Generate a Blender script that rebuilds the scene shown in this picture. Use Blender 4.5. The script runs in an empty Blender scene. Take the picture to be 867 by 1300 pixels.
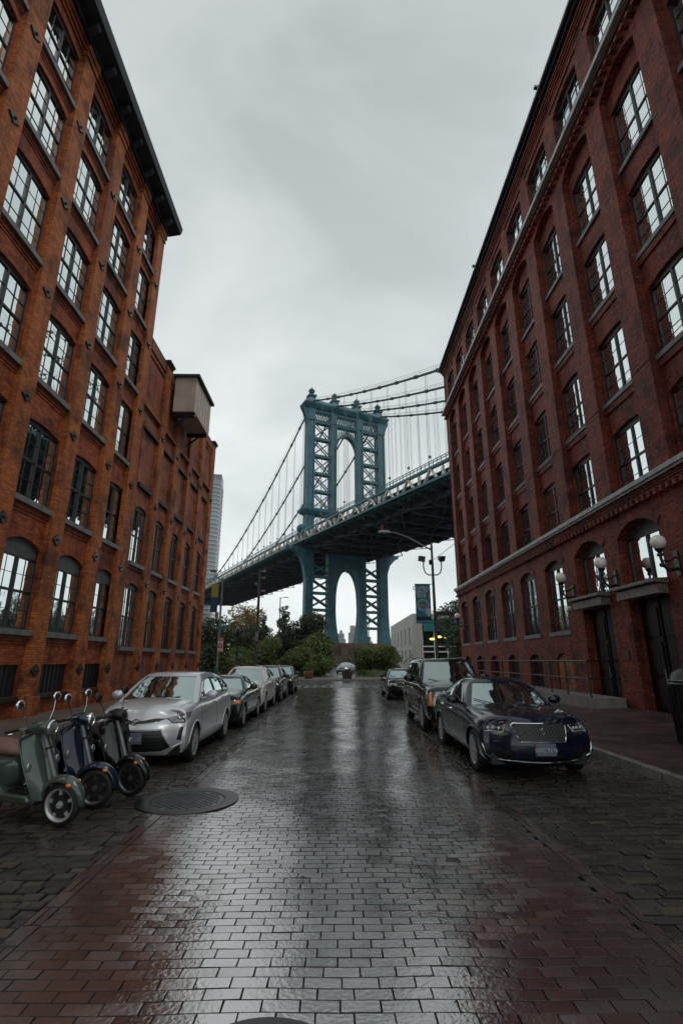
import bpy, bmesh, math, random
import numpy as np
from mathutils import Vector, Matrix
from mathutils.bvhtree import BVHTree
random.seed(7); rng = np.random.default_rng(7)
PI = math.pi; R = math.radians
sc = bpy.context.scene
col = sc.collection

# ------------------------------------------------------------------ camera
cd = bpy.data.cameras.new('camera'); cam = bpy.data.objects.new('camera', cd); col.objects.link(cam)
cam.location = (0, 0, 1.75); cam.rotation_euler = (R(90 + 16.47), 0, R(-0.58))
cd.sensor_fit = 'VERTICAL'; cd.sensor_height = 36; cd.lens = 17.6
cd.clip_start = 0.05; cd.clip_end = 9000
sc.camera = cam
sc.view_settings.view_transform = 'Standard'; sc.view_settings.look = 'None'
sc.view_settings.exposure = 0.0; sc.view_settings.gamma = 1
# ------------------------------------------------------------------ world: heavy overcast over a daylight sky
SUN_EL, SUN_AZ = 55, 118           # azimuth measured clockwise from +Y
w = bpy.data.worlds.new('World'); sc.world = w; w.use_nodes = True
nt = w.node_tree; N = nt.nodes; Lk = nt.links; N.clear()
out = N.new('ShaderNodeOutputWorld'); bg = N.new('ShaderNodeBackground')
sky = N.new('ShaderNodeTexSky'); sky.sky_type = 'NISHITA'; sky.sun_disc = False
sky.sun_elevation = R(SUN_EL); sky.sun_rotation = R(SUN_AZ); sky.dust_density = 4
bg.inputs['Strength'].default_value = 0.1
tc = N.new('ShaderNodeTexCoord'); mp = N.new('ShaderNodeMapping'); mp.inputs['Scale'].default_value = (1.0, 1.0, 1.9)
mp.inputs['Location'].default_value = (0.6, 0.2, 0.1)
nz = N.new('ShaderNodeTexNoise'); nz.inputs['Scale'].default_value = 1.9; nz.inputs['Detail'].default_value = 6; nz.inputs['Distortion'].default_value = .5; nz.inputs['Roughness'].default_value = 0.5
cr = N.new('ShaderNodeValToRGB')
cr.color_ramp.elements[0].position = 0.34; cr.color_ramp.elements[0].color = (.485, .54, .545, 1)
cr.color_ramp.elements[1].position = 0.68; cr.color_ramp.elements[1].color = (.74, .77, .765, 1)
sep = N.new('ShaderNodeSeparateXYZ'); grad = N.new('ShaderNodeMapRange')
grad.inputs['From Min'].default_value = 0.0; grad.inputs['From Max'].default_value = 0.85
grad.inputs['To Min'].default_value = 15.6; grad.inputs['To Max'].default_value = 10.0
vm = N.new('ShaderNodeVectorMath'); vm.operation = 'SCALE'
mx = N.new('ShaderNodeMix'); mx.data_type = 'RGBA'; mx.inputs[0].default_value = 0.94
Lk.new(tc.outputs['Generated'], mp.inputs[0]); Lk.new(mp.outputs[0], nz.inputs['Vector']); Lk.new(nz.outputs['Fac'], cr.inputs[0])
Lk.new(tc.outputs['Generated'], sep.inputs[0]); Lk.new(sep.outputs['Z'], grad.inputs['Value'])
Lk.new(cr.outputs[0], vm.inputs[0]); Lk.new(grad.outputs[0], vm.inputs['Scale'])
Lk.new(sky.outputs[0], mx.inputs[6]); Lk.new(vm.outputs[0], mx.inputs[7]); Lk.new(mx.outputs[2], bg.inputs[0]); Lk.new(bg.outputs[0], out.inputs[0])
sd = bpy.data.lights.new('sun', 'SUN'); sun = bpy.data.objects.new('sun', sd); col.objects.link(sun)
sd.energy = 0.9; sd.angle = R(30); sd.color = (1, .93, .84)
az = R(SUN_AZ); el = R(SUN_EL)
sv = Vector((math.sin(az) * math.cos(el), math.cos(az) * math.cos(el), math.sin(el)))
sun.rotation_euler = sv.to_track_quat('Z', 'Y').to_euler()

# ------------------------------------------------------------------ helpers
class MB:
    def __init__(s): s.v = []; s.f = []; s.m = []
    def add(s, vs, fs, m=0):
        o = len(s.v); s.v += [tuple(map(float, p)) for p in vs]
        s.f += [tuple(i + o for i in f) for f in fs]; s.m += [m] * len(fs); return s
    def box(s, a, b, m=0):
        x0, x1 = sorted((a[0], b[0])); y0, y1 = sorted((a[1], b[1])); z0, z1 = sorted((a[2], b[2]))
        v = [(x0,y0,z0),(x1,y0,z0),(x1,y1,z0),(x0,y1,z0),(x0,y0,z1),(x1,y0,z1),(x1,y1,z1),(x0,y1,z1)]
        return s.add(v, [(3,2,1,0),(4,5,6,7),(0,1,5,4),(1,2,6,5),(2,3,7,6),(3,0,4,7)], m)
    def quad(s, *p, m=0): return s.add(p, [tuple(range(len(p)))], m)
    def bar(s, p, q, w, h=None, m=0, up=(0, 0, 1)):
        h = h or w; p = Vector(p); q = Vector(q); d = (q - p).normalized(); u = Vector(up)
        if abs(d.dot(u)) > .98: u = Vector((1, 0, 0))
        a = d.cross(u).normalized() * (w / 2); b = a.cross(d).normalized() * (h / 2)
        v = [p-a-b, p+a-b, p+a+b, p-a+b, q-a-b, q+a-b, q+a+b, q-a+b]
        return s.add(v, [(3,2,1,0),(4,5,6,7),(0,1,5,4),(1,2,6,5),(2,3,7,6),(3,0,4,7)], m)
    def tube(s, pts, r, n=8, m=0, cap=True, close=False):
        pts = [Vector(p) for p in pts]; k = len(pts); rs = r if isinstance(r, (list, tuple)) else [r] * k
        base = len(s.v); prev = None
        for i, p in enumerate(pts):
            if close: t = pts[(i + 1) % k] - pts[i - 1]
            else: t = pts[min(i + 1, k - 1)] - pts[max(i - 1, 0)]
            t.normalize()
            if prev is None:
                u = Vector((0, 0, 1)) if abs(t.z) < .9 else Vector((1, 0, 0)); a = t.cross(u).normalized()
            else: a = (prev - t * prev.dot(t)).normalized()
            prev = a; b = t.cross(a)
            for j in range(n):
                g = 2 * PI * j / n; s.v.append(tuple(p + (a * math.cos(g) + b * math.sin(g)) * rs[i]))
        for i in range(k if close else k - 1):
            i2 = (i + 1) % k
            for j in range(n):
                s.f.append((base+i*n+j, base+i*n+(j+1)%n, base+i2*n+(j+1)%n, base+i2*n+j)); s.m.append(m)
        if cap and not close:
            s.f.append(tuple(base + j for j in range(n))[::-1]); s.m.append(m)
            s.f.append(tuple(base + (k-1)*n + j for j in range(n))); s.m.append(m)
        return s
    def lathe(s, prof, c=(0, 0, 0), n=24, axis='z', m=0, mtx=None):
        b = len(s.v); k = len(prof)
        for (r, h) in prof:
            for j in range(n):
                g = 2 * PI * j / n; x, y = r * math.cos(g), r * math.sin(g)
                p = {'z': (x, y, h), 'y': (x, h, y), 'x': (h, x, y)}[axis]
                p = Vector(p)
                if mtx: p = mtx @ p
                s.v.append((p.x + c[0], p.y + c[1], p.z + c[2]))
        for i in range(k - 1):
            for j in range(n):
                s.f.append((b+i*n+j, b+i*n+(j+1)%n, b+(i+1)*n+(j+1)%n, b+(i+1)*n+j)); s.m.append(m)
        return s
    def ball(s, c, r, n=16, m=0, sc=(1, 1, 1)):
        k = n // 2 + 1; prof = [(max(r * math.sin(PI * i / (k - 1)), 1e-4), -r * math.cos(PI * i / (k - 1))) for i in range(k)]
        return s.lathe(prof, c, n, 'z', m, Matrix.Diagonal((*sc, 1)) if sc != (1, 1, 1) else None)
    def prism(s, poly, axis, a, b, m=0):
        n = len(poly)
        def P(u, v, t): return {'x': (t, u, v), 'y': (u, t, v), 'z': (u, v, t)}[axis]
        vs = [P(u, v, a) for u, v in poly] + [P(u, v, b) for u, v in poly]
        fs = [tuple(range(n))[::-1], tuple(range(n, 2 * n))] + [(i, (i+1)%n, n+(i+1)%n, n+i) for i in range(n)]
        return s.add(vs, fs, m)
    def loft(s, secs, m=0):   # secs: (z, x0, x1, y0, y1)
        b = len(s.v)
        for (z, x0, x1, y0, y1) in secs: s.v += [(x0,y0,z),(x1,y0,z),(x1,y1,z),(x0,y1,z)]
        for i in range(len(secs) - 1):
            for j in range(4): s.f.append((b+4*i+j, b+4*i+(j+1)%4, b+4*i+4+(j+1)%4, b+4*i+4+j)); s.m.append(m)
        s.f.append((b+3,b+2,b+1,b)); s.m.append(m); e = b + 4 * (len(secs) - 1); s.f.append((e,e+1,e+2,e+3)); s.m.append(m)
        return s
def mesh_from(name, v, f, mats, mi=None, smooth=False):
    me = bpy.data.meshes.new(name); me.from_pydata(v, [], f)
    for m in (mats if isinstance(mats, (list, tuple)) else [mats]): me.materials.append(m)
    if mi and any(mi): me.polygons.foreach_set('material_index', mi)
    me.polygons.foreach_set('use_smooth', [bool(smooth)] * len(f))
    me.update(); return me
def fix_normals(me):
    bm = bmesh.new(); bm.from_mesh(me); bmesh.ops.recalc_face_normals(bm, faces=bm.faces); bm.to_mesh(me); bm.free()
def obj(name, mb, mats, parent=None, smooth=False, loc=None, rotz=0, bevel=0, fix=True):
    me = mesh_from(name, mb.v, mb.f, mats, mb.m, smooth) if isinstance(mb, MB) else mb
    if fix and isinstance(mb, MB): fix_normals(me)
    o = bpy.data.objects.new(name, me); col.objects.link(o)
    if smooth and isinstance(mb, MB): 
        try: me.set_sharp_from_angle(angle=R(38))
        except Exception: pass
    if parent: o.parent = parent
    if loc: o.location = loc
    if rotz: o.rotation_euler.z = rotz
    if bevel:
        b = o.modifiers.new('b', 'BEVEL'); b.width = bevel; b.segments = 2; b.limit_method = 'ANGLE'; b.angle_limit = R(40)
    return o
def tag(o, label=None, cat=None, group=None, kind=None):
    if label: o['label'] = label
    if cat: o['category'] = cat
    if group: o['group'] = group
    if kind: o['kind'] = kind
    return o
def thing(name, label, cat, loc=(0, 0, 0), rotz=0, group=None):
    o = bpy.data.objects.new(name, None); col.objects.link(o); o.empty_display_size = .1
    o.location = loc; o.rotation_euler = (0, 0, rotz); return tag(o, label, cat, group)
def copy_part(src, parent, loc=None):
    c = src.copy(); col.objects.link(c); c.parent = parent
    if loc is not None: c.location = loc
    for g in list(src.children):
        d = g.copy(); col.objects.link(d); d.parent = c
    return c

# ------------------------------------------------------------------ materials
def newmat(name):
    m = bpy.data.materials.new(name); m.use_nodes = True; t = m.node_tree
    return m, t, t.nodes['Principled BSDF'], t.nodes, t.links
def S(b, **k):
    for a, v in k.items(): b.inputs[a.replace('_', ' ')].default_value = v
def pmat(name, colr, rough=.5, metal=0, spec=.5, coat=0, var=0, vs=6, bump=0, bs=60, rvar=0, emit=None):
    m, t, b, N, L = newmat(name)
    S(b, Base_Color=(*colr, 1), Roughness=rough, Metallic=metal); b.inputs['Specular IOR Level'].default_value = spec
    if coat: b.inputs['Coat Weight'].default_value = coat; b.inputs['Coat Roughness'].default_value = .06
    if emit: b.inputs['Emission Color'].default_value = (*emit[:3], 1); b.inputs['Emission Strength'].default_value = emit[3]
    tc = N.new('ShaderNodeTexCoord')
    if var or rvar:
        n = N.new('ShaderNodeTexNoise'); n.inputs['Scale'].default_value = vs; n.inputs['Detail'].default_value = 6
        L.new(tc.outputs['Object'], n.inputs['Vector'])
        if var:
            r = N.new('ShaderNodeValToRGB'); r.color_ramp.elements[0].position = .3; r.color_ramp.elements[1].position = .7
            r.color_ramp.elements[0].color = (*[c * (1 - var) for c in colr], 1); r.color_ramp.elements[1].color = (*[min(1, c * (1 + var)) for c in colr], 1)
            L.new(n.outputs['Fac'], r.inputs[0]); L.new(r.outputs[0], b.inputs['Base Color'])
        if rvar:
            q = N.new('ShaderNodeMapRange'); q.inputs['From Min'].default_value = .3; q.inputs['From Max'].default_value = .7
            q.inputs['To Min'].default_value = max(.02, rough - rvar); q.inputs['To Max'].default_value = min(1, rough + rvar)
            L.new(n.outputs['Fac'], q.inputs['Value']); L.new(q.outputs[0], b.inputs['Roughness'])
    if bump:
        n2 = N.new('ShaderNodeTexNoise'); n2.inputs['Scale'].default_value = bs; n2.inputs['Detail'].default_value = 4
        L.new(tc.outputs['Object'], n2.inputs['Vector'])
        bp = N.new('ShaderNodeBump'); bp.inputs['Strength'].default_value = bump; bp.inputs['Distance'].default_value = .01
        L.new(n2.outputs['Fac'], bp.inputs['Height']); L.new(bp.outputs[0], b.inputs['Normal'])
    return m
def brickmat(name, c1, c2, mortar, patch, patch_amt=.5, dark=(.02, .012, .01), seed=0, rough=.62):
    m, t, b, N, L = newmat(name)
    tc = N.new('ShaderNodeTexCoord'); sp = N.new('ShaderNodeSeparateXYZ'); L.new(tc.outputs['Object'], sp.inputs[0])
    ad = N.new('ShaderNodeMath'); L.new(sp.outputs['X'], ad.inputs[0]); L.new(sp.outputs['Y'], ad.inputs[1])
    cb = N.new('ShaderNodeCombineXYZ'); L.new(ad.outputs[0], cb.inputs['X']); L.new(sp.outputs['Z'], cb.inputs['Y'])
    br = N.new('ShaderNodeTexBrick'); L.new(cb.outputs[0], br.inputs['Vector'])
    br.inputs['Scale'].default_value = 1; br.inputs['Brick Width'].default_value = .215; br.inputs['Row Height'].default_value = .073
    br.inputs['Mortar Size'].default_value = .008; br.inputs['Mortar Smooth'].default_value = .3; br.inputs['Bias'].default_value = 0
    br.inputs['Color1'].default_value = (*c1, 1); br.inputs['Color2'].default_value = (*c2, 1); br.inputs['Mortar'].default_value = (*mortar, 1)
    def noise(scale, det, lo, hi, off):
        mp = N.new('ShaderNodeMapping'); mp.inputs['Location'].default_value = (off, off * 2, seed)
        L.new(tc.outputs['Object'], mp.inputs[0]); n = N.new('ShaderNodeTexNoise'); n.inputs['Scale'].default_value = scale; n.inputs['Detail'].default_value = det
        L.new(mp.outputs[0], n.inputs['Vector']); q = N.new('ShaderNodeMapRange'); q.inputs['From Min'].default_value = lo; q.inputs['From Max'].default_value = hi
        L.new(n.outputs['Fac'], q.inputs['Value']); return q.outputs[0]
    def mul(a, k):
        q = N.new('ShaderNodeMath'); q.operation = 'MULTIPLY'; L.new(a, q.inputs[0]); q.inputs[1].default_value = k; return q.outputs[0]
    def mix(a, b2, f, mode='MIX'):
        x = N.new('ShaderNodeMix'); x.data_type = 'RGBA'; x.blend_type = mode
        L.new(f, x.inputs[0]); L.new(a, x.inputs[6])
        if isinstance(b2, tuple): x.inputs[7].default_value = (*b2, 1)
        else: L.new(b2, x.inputs[7])
        return x.outputs[2]
    c = mix(br.outputs['Color'], patch, mul(noise(.45, 8, .5, .66, 3), patch_amt))
    c = mix(c, dark, mul(noise(1.3, 9, .48, .68, 11), .75))
    c = mix(c, (c1[0] * 1.7, c1[1] * 1.9, c1[2] * 1.9), mul(noise(9, 6, .56, .74, 5), .4))
    c = mix(c, dark, mul(noise(22, 3, .5, .75, 9), .45))
    mp = N.new('ShaderNodeMapping'); mp.inputs['Scale'].default_value = (3.2, 3.2, .22); L.new(tc.outputs['Object'], mp.inputs[0])
    st = N.new('ShaderNodeTexNoise'); st.inputs['Scale'].default_value = 1.2; st.inputs['Detail'].default_value = 5; L.new(mp.outputs[0], st.inputs['Vector'])
    q = N.new('ShaderNodeMapRange'); q.inputs['From Min'].default_value = .52; q.inputs['From Max'].default_value = .75; L.new(st.outputs['Fac'], q.inputs['Value'])
    c = mix(c, dark, mul(q.outputs[0], .55))
    L.new(c, b.inputs['Base Color']); S(b, Roughness=rough); b.inputs['Specular IOR Level'].default_value = .22
    bp = N.new('ShaderNodeBump'); bp.invert = True; bp.inputs['Strength'].default_value = .7; bp.inputs['Distance'].default_value = .012
    n3 = N.new('ShaderNodeTexNoise'); n3.inputs['Scale'].default_value = 30; n3.inputs['Detail'].default_value = 4; L.new(tc.outputs['Object'], n3.inputs['Vector'])
    am = N.new('ShaderNodeMath'); am.operation = 'MULTIPLY_ADD'; L.new(n3.outputs['Fac'], am.inputs[0]); am.inputs[1].default_value = -.9; L.new(br.outputs['Fac'], am.inputs[2])
    L.new(am.outputs[0], bp.inputs['Height']); L.new(bp.outputs[0], b.inputs['Normal'])
    return m
def pavermat(name, cols, rough, ior, grime=(.03, .028, .026), rv=.12, bumpd=.004, bscale=35):
    m, t, b, N, L = newmat(name)
    g = N.new('ShaderNodeNewGeometry'); r = N.new('ShaderNodeValToRGB'); el = r.color_ramp.elements
    el[0].color = (*cols[0], 1); el[1].color = (*cols[-1], 1)
    for i, c in enumerate(cols[1:-1]): e = el.new((i + 1) / (len(cols) - 1)); e.color = (*c, 1)
    L.new(g.outputs['Random Per Island'], r.inputs[0])
    tc = N.new('ShaderNodeTexCoord')
    n = N.new('ShaderNodeTexNoise'); n.inputs['Scale'].default_value = .9; n.inputs['Detail'].default_value = 9; L.new(tc.outputs['Object'], n.inputs['Vector'])
    q = N.new('ShaderNodeMapRange'); q.inputs['From Min'].default_value = .45; q.inputs['From Max'].default_value = .7; L.new(n.outputs['Fac'], q.inputs['Value'])
    x = N.new('ShaderNodeMix'); x.data_type = 'RGBA'; L.new(q.outputs[0], x.inputs[0]); L.new(r.outputs[0], x.inputs[6]); x.inputs[7].default_value = (*grime, 1)
    L.new(x.outputs[2], b.inputs['Base Color'])
    n2 = N.new('ShaderNodeTexNoise'); n2.inputs['Scale'].default_value = bscale; n2.inputs['Detail'].default_value = 5; L.new(tc.outputs['Object'], n2.inputs['Vector'])
    n4 = N.new('ShaderNodeTexNoise'); n4.inputs['Scale'].default_value = 2.3; n4.inputs['Detail'].default_value = 6; L.new(tc.outputs['Object'], n4.inputs['Vector'])
    ad = N.new('ShaderNodeMath'); ad.operation = 'MULTIPLY_ADD'; L.new(g.outputs['Random Per Island'], ad.inputs[0]); ad.inputs[1].default_value = .35; L.new(n4.outputs['Fac'], ad.inputs[2])
    q2 = N.new('ShaderNodeMapRange'); q2.inputs['From Min'].default_value = .45; q2.inputs['From Max'].default_value = .95
    q2.inputs['To Min'].default_value = max(.04, rough - rv); q2.inputs['To Max'].default_value = rough + rv
    L.new(ad.outputs[0], q2.inputs['Value']); L.new(q2.outputs[0], b.inputs['Roughness'])
    b.inputs['IOR'].default_value = ior
    bp = N.new('ShaderNodeBump'); bp.inputs['Strength'].default_value = 1; bp.inputs['Distance'].default_value = bumpd
    L.new(n2.outputs['Fac'], bp.inputs['Height']); L.new(bp.outputs[0], b.inputs['Normal'])
    return m
def glassmat(name, tint=(.72, .78, .78), refl=.75, base=(.012, .016, .018), rough=.02):
    m, t, b, N, L = newmat(name)
    S(b, Base_Color=(*base, 1), Roughness=.1)
    gl = N.new('ShaderNodeBsdfGlossy'); gl.inputs['Color'].default_value = (*tint, 1); gl.inputs['Roughness'].default_value = rough
    fr = N.new('ShaderNodeLayerWeight'); fr.inputs['Blend'].default_value = .5
    q = N.new('ShaderNodeMapRange'); q.inputs['To Min'].default_value = refl; q.inputs['To Max'].default_value = 1; L.new(fr.outputs['Facing'], q.inputs['Value'])
    mi = N.new('ShaderNodeMixShader'); L.new(q.outputs[0], mi.inputs[0]); L.new(b.outputs[0], mi.inputs[1]); L.new(gl.outputs[0], mi.inputs[2])
    n = N.new('ShaderNodeTexNoise'); n.inputs['Scale'].default_value = 1.6; tc = N.new('ShaderNodeTexCoord'); L.new(tc.outputs['Object'], n.inputs['Vector'])
    bp = N.new('ShaderNodeBump'); bp.inputs['Strength'].default_value = .3; bp.inputs['Distance'].default_value = .03
    L.new(n.outputs['Fac'], bp.inputs['Height']); L.new(bp.outputs[0], gl.inputs['Normal'])
    L.new(mi.outputs[0], N['Material Output'].inputs[0]); return m

BR_L = brickmat('brick_orange', (.46, .108, .030), (.24, .050, .020), (.085, .045, .033), (.12, .034, .022), .8, seed=1)
BR_LP = brickmat('brick_ochre', (.57, .175, .040), (.33, .084, .025), (.11, .065, .042), (.19, .050, .028), .6, seed=4)
BR_A = brickmat('brick_annex', (.36, .105, .050), (.23, .055, .033), (.12, .06, .045), (.38, .18, .10), .55, seed=9)
BR_R = brickmat('brick_red', (.30, .062, .034), (.14, .029, .020), (.05, .025, .02), (.10, .026, .02), .6, seed=14, dark=(.02, .01, .009))
BR_RP = brickmat('brick_infill', (.46, .20, .07), (.24, .08, .03), (.10, .06, .03), (.12, .04, .025), .5, seed=17)
FRAME = pmat('window_paint', (.010, .014, .017), .45, var=.3)
FRAME_G = pmat('window_head_paint', (.07, .08, .085), .6, var=.3)
SILL = pmat('bluestone', (.13, .14, .145), .55, var=.35, vs=4, bump=.3)
LEDGE = pmat('ledge_stone', (.33, .34, .34), .5, var=.3, vs=3, bump=.3)
DARKMETAL = pmat('cornice_paint', (.008, .013, .022), .55, var=.5, vs=2)
IRON = pmat('black_iron', (.012, .012, .013), .35, var=.3)
GLASS = glassmat('window_glass', (.86, .92, .92), .8)
GLASS_M = glassmat('old_window_glass', (.66, .73, .75), .6)
GLASS_D = glassmat('window_glass_dim', (.45, .55, .58), .35)
BLACKV = pmat('dark_interior', (.006, .006, .007), .8)
DOORM = pmat('door_paint', (.009, .005, .004), .5, spec=.25, var=.3)
GLOBE = pmat('opal_glass', (.95, .90, .84), .2, var=.04)
STEEL = pmat('galvanised_steel', (.16, .17, .18), .45, metal=.6, var=.3, vs=3)
CONC = pmat('concrete', (.22, .21, .2), .6, var=.3, vs=2, bump=.4)
WHITEP = pmat('white_paint', (.7, .7, .68), .5)
# ------------------------------------------------------------------ ground, road, pavements
gm, t_, b_, N_, L_ = newmat('wet_ground')
S(b_, Base_Color=(.05, .055, .045, 1), Roughness=.6)
g = MB(); g.quad((-3000, -400, -.16), (3000, -400, -.16), (3000, 5000, -.16), (-3000, 5000, -.16))
tag(obj('ground', g, pmat('earth', (.05, .055, .04), .8, var=.4, vs=.3)), kind='structure')
g = MB(); g.quad((-3000, 215, -.12), (3000, 215, -.12), (3000, 1400, -.12), (-3000, 1400, -.12))
tag(obj('river_water', g, pmat('river', (.03, .045, .045), .12, bump=.6, bs=.5)), kind='structure')

def blocks(x0, x1, y0, y1, bw, bh, gap, jz, jt, jw=0, h=.0, bev=.006, row_jit=0.0, skip=None):
    V = []; F = []; yy = y0; row = 0
    while yy < y1:
        rh = bh * (1 + random.uniform(-row_jit, row_jit)); off = (row % 2) * .5 * bw + random.uniform(-.04, .04) * bw
        xx = x0 - off
        while xx < x1 - .02:
            wd = bw * (1 + random.uniform(-jw, jw)); a = max(xx, x0); b = min(xx + wd, x1)
            if b - a > .05 and not (skip and skip((a + b) / 2, yy + rh / 2)):
                V.append((a + gap / 2, b - gap / 2, yy + gap / 2, yy + rh - gap / 2))
            xx += wd
        yy += rh; row += 1
    A = np.array(V); n = len(A)
    cx = (A[:, 0] + A[:, 1]) / 2; cy = (A[:, 2] + A[:, 3]) / 2; hx = (A[:, 1] - A[:, 0]) / 2; hy = (A[:, 3] - A[:, 2]) / 2
    z = h + rng.normal(0, jz, n); tx = rng.normal(0, jt, n); ty = rng.normal(0, jt, n)
    sx = np.array([-1, 1, 1, -1]); sy = np.array([-1, -1, 1, 1]); P = np.zeros((n, 12, 3))
    jx = rng.normal(0, gap * .22, (n, 4)); jy = rng.normal(0, gap * .22, (n, 4))
    for ring, (ins, dz) in enumerate(((bev, 0), (0, -bev * .9), (0, -.05))):
        for k in range(4):
            dx = sx[k] * (hx - ins) + jx[:, k]; dy = sy[k] * (hy - ins) + jy[:, k]
            P[:, ring * 4 + k, 0] = cx + dx; P[:, ring * 4 + k, 1] = cy + dy; P[:, ring * 4 + k, 2] = z + dz + tx * dx + ty * dy
    wx, wy = P[:, :, 0], P[:, :, 1]
    P[:, :, 2] += .0045 * np.sin(wx * 2.1 + 1.3 * np.sin(wy * .9)) * np.sin(wy * 1.7 + 2 * np.sin(wx * .8)) + .0028 * np.sin(wx * 5.3 + wy * 1.1) * np.sin(wy * 4.1 - wx * 2.3) - .012 * np.exp(-((np.abs(wx) - 1.15) / .35) ** 2) - .012 * np.exp(-((wx - .9) / .5) ** 2 - ((wy - 5.2) / .45) ** 2) - .011 * np.exp(-((wx + .6) / .4) ** 2 - ((wy - 8.6) / .6) ** 2)
    fs = [(0, 1, 2, 3)] + [(4 + k, 4 + (k + 1) % 4, (k + 1) % 4, k) for k in range(4)] + [(8 + k, 8 + (k + 1) % 4, 4 + (k + 1) % 4, 4 + k) for k in range(4)]
    FF = (np.array(fs)[None] + (np.arange(n) * 12)[:, None, None]).reshape(-1, 4)
    return P.reshape(-1, 3), FF
def np_mesh(name, P, F, mats, mi=None, smooth=False):
    me = bpy.data.meshes.new(name); me.vertices.add(len(P)); me.vertices.foreach_set('co', np.asarray(P, dtype=np.float32).ravel())
    nf, k = F.shape; me.loops.add(nf * k); me.loops.foreach_set('vertex_index', F.astype(np.int32).ravel())
    me.polygons.add(nf); me.polygons.foreach_set('loop_start', np.arange(0, nf * k, k, dtype=np.int32))
    for m in (mats if isinstance(mats, (list, tuple)) else [mats]): me.materials.append(m)
    if mi is not None: me.polygons.foreach_set('material_index', np.asarray(mi, dtype=np.int32))
    me.polygons.foreach_set('use_smooth', np.full(nf, bool(smooth)))
    me.update(); me.validate(); return me
XL, XR = -2.16, 2.2          # brick carriageway
KL, KR = -4.8, 4.92          # kerb faces
YS, YE = -6.0, 34.6
MH = [(-1.92, 7.33, .56), (-.33, 2.76, .33)]
def inman(x, y): return any(math.hypot(x - a, y - b) < r + .01 for a, b, r in MH)
PAVER = pavermat('wet_brick_paver', [(.07, .032, .026), (.045, .026, .023), (.10, .052, .042), (.035, .026, .025), (.075, .04, .03), (.12, .075, .055), (.05, .03, .028), (.08, .036, .028)], .16, 5.6, rv=.09, bumpd=.0022)
COBB = pavermat('wet_granite_block', [(.03, .025, .022), (.06, .05, .042), (.02, .019, .02), (.10, .08, .05), (.035, .035, .037), (.05, .038, .03)], 0.30, 1.9, rv=.13, bumpd=.012, bscale=16)
JOINT = pmat('wet_joint', (.020, .017, .015), .45, spec=.5, bump=.5, bs=40)
def road(name, parts, mat):
    Ps = []; Fs = []; o = 0
    for P, F in parts: Ps.append(P); Fs.append(F + o); o += len(P)
    nF = sum(len(f) for f in Fs); mi = np.tile([0] + [1] * 8, nF // 9)
    return tag(obj(name, np_mesh(name, np.vstack(Ps), np.vstack(Fs), [mat, JOINT], mi), None), kind='structure')
road('brick_road', [blocks(XL + .13, XR - .13, YS, YE, .205, .100, .0045, .0010, .0032, .06, bev=.0028, row_jit=.05, skip=inman),
                    blocks(XL, XL + .13, YS, YE, .13, .26, .008, .0015, .005, bev=.004), blocks(XR - .13, XR, YS, YE, .13, .26, .008, .0015, .005, bev=.004)], PAVER)
road('cobbled_parking_lane', [blocks(KL + .02, XL, YS, YE, .23, .13, .014, .004, .022, .3, -.004, .010, .15, skip=inman),
                      blocks(XR, KR - .02, YS, YE, .25, .125, .014, .004, .022, .3, -.004, .010, .15)], COBB)
g = MB(); g.quad((KL - .05, YS, -.026), (KR + .05, YS, -.026), (KR + .05, YE, -.026), (KL - .05, YE, -.026))
tag(obj('road_bed', g, JOINT), kind='structure')
ASPH = pmat('wet_asphalt', (.05, .05, .052), .28, var=.35, vs=1.2, bump=.5, bs=90, rvar=.12)
g = MB(); g.quad((-200, YE, -.012), (200, YE, -.012), (200, 46.5, -.012), (-200, 46.5, -.012))
tag(obj('cross_street', g, ASPH), kind='structure')
g = MB()
for k in range(16): g.quad((-4.6 + k * .6, YE + .9, -.008), (-4.3 + k * .6, YE + .9, -.008), (-4.3 + k * .6, YE + 3.6, -.008), (-4.6 + k * .6, YE + 3.6, -.008))
tag(obj('crosswalk_marking', g, pmat('road_paint', (.16, .16, .15), .4, var=.6, vs=3)), kind='structure')
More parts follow.
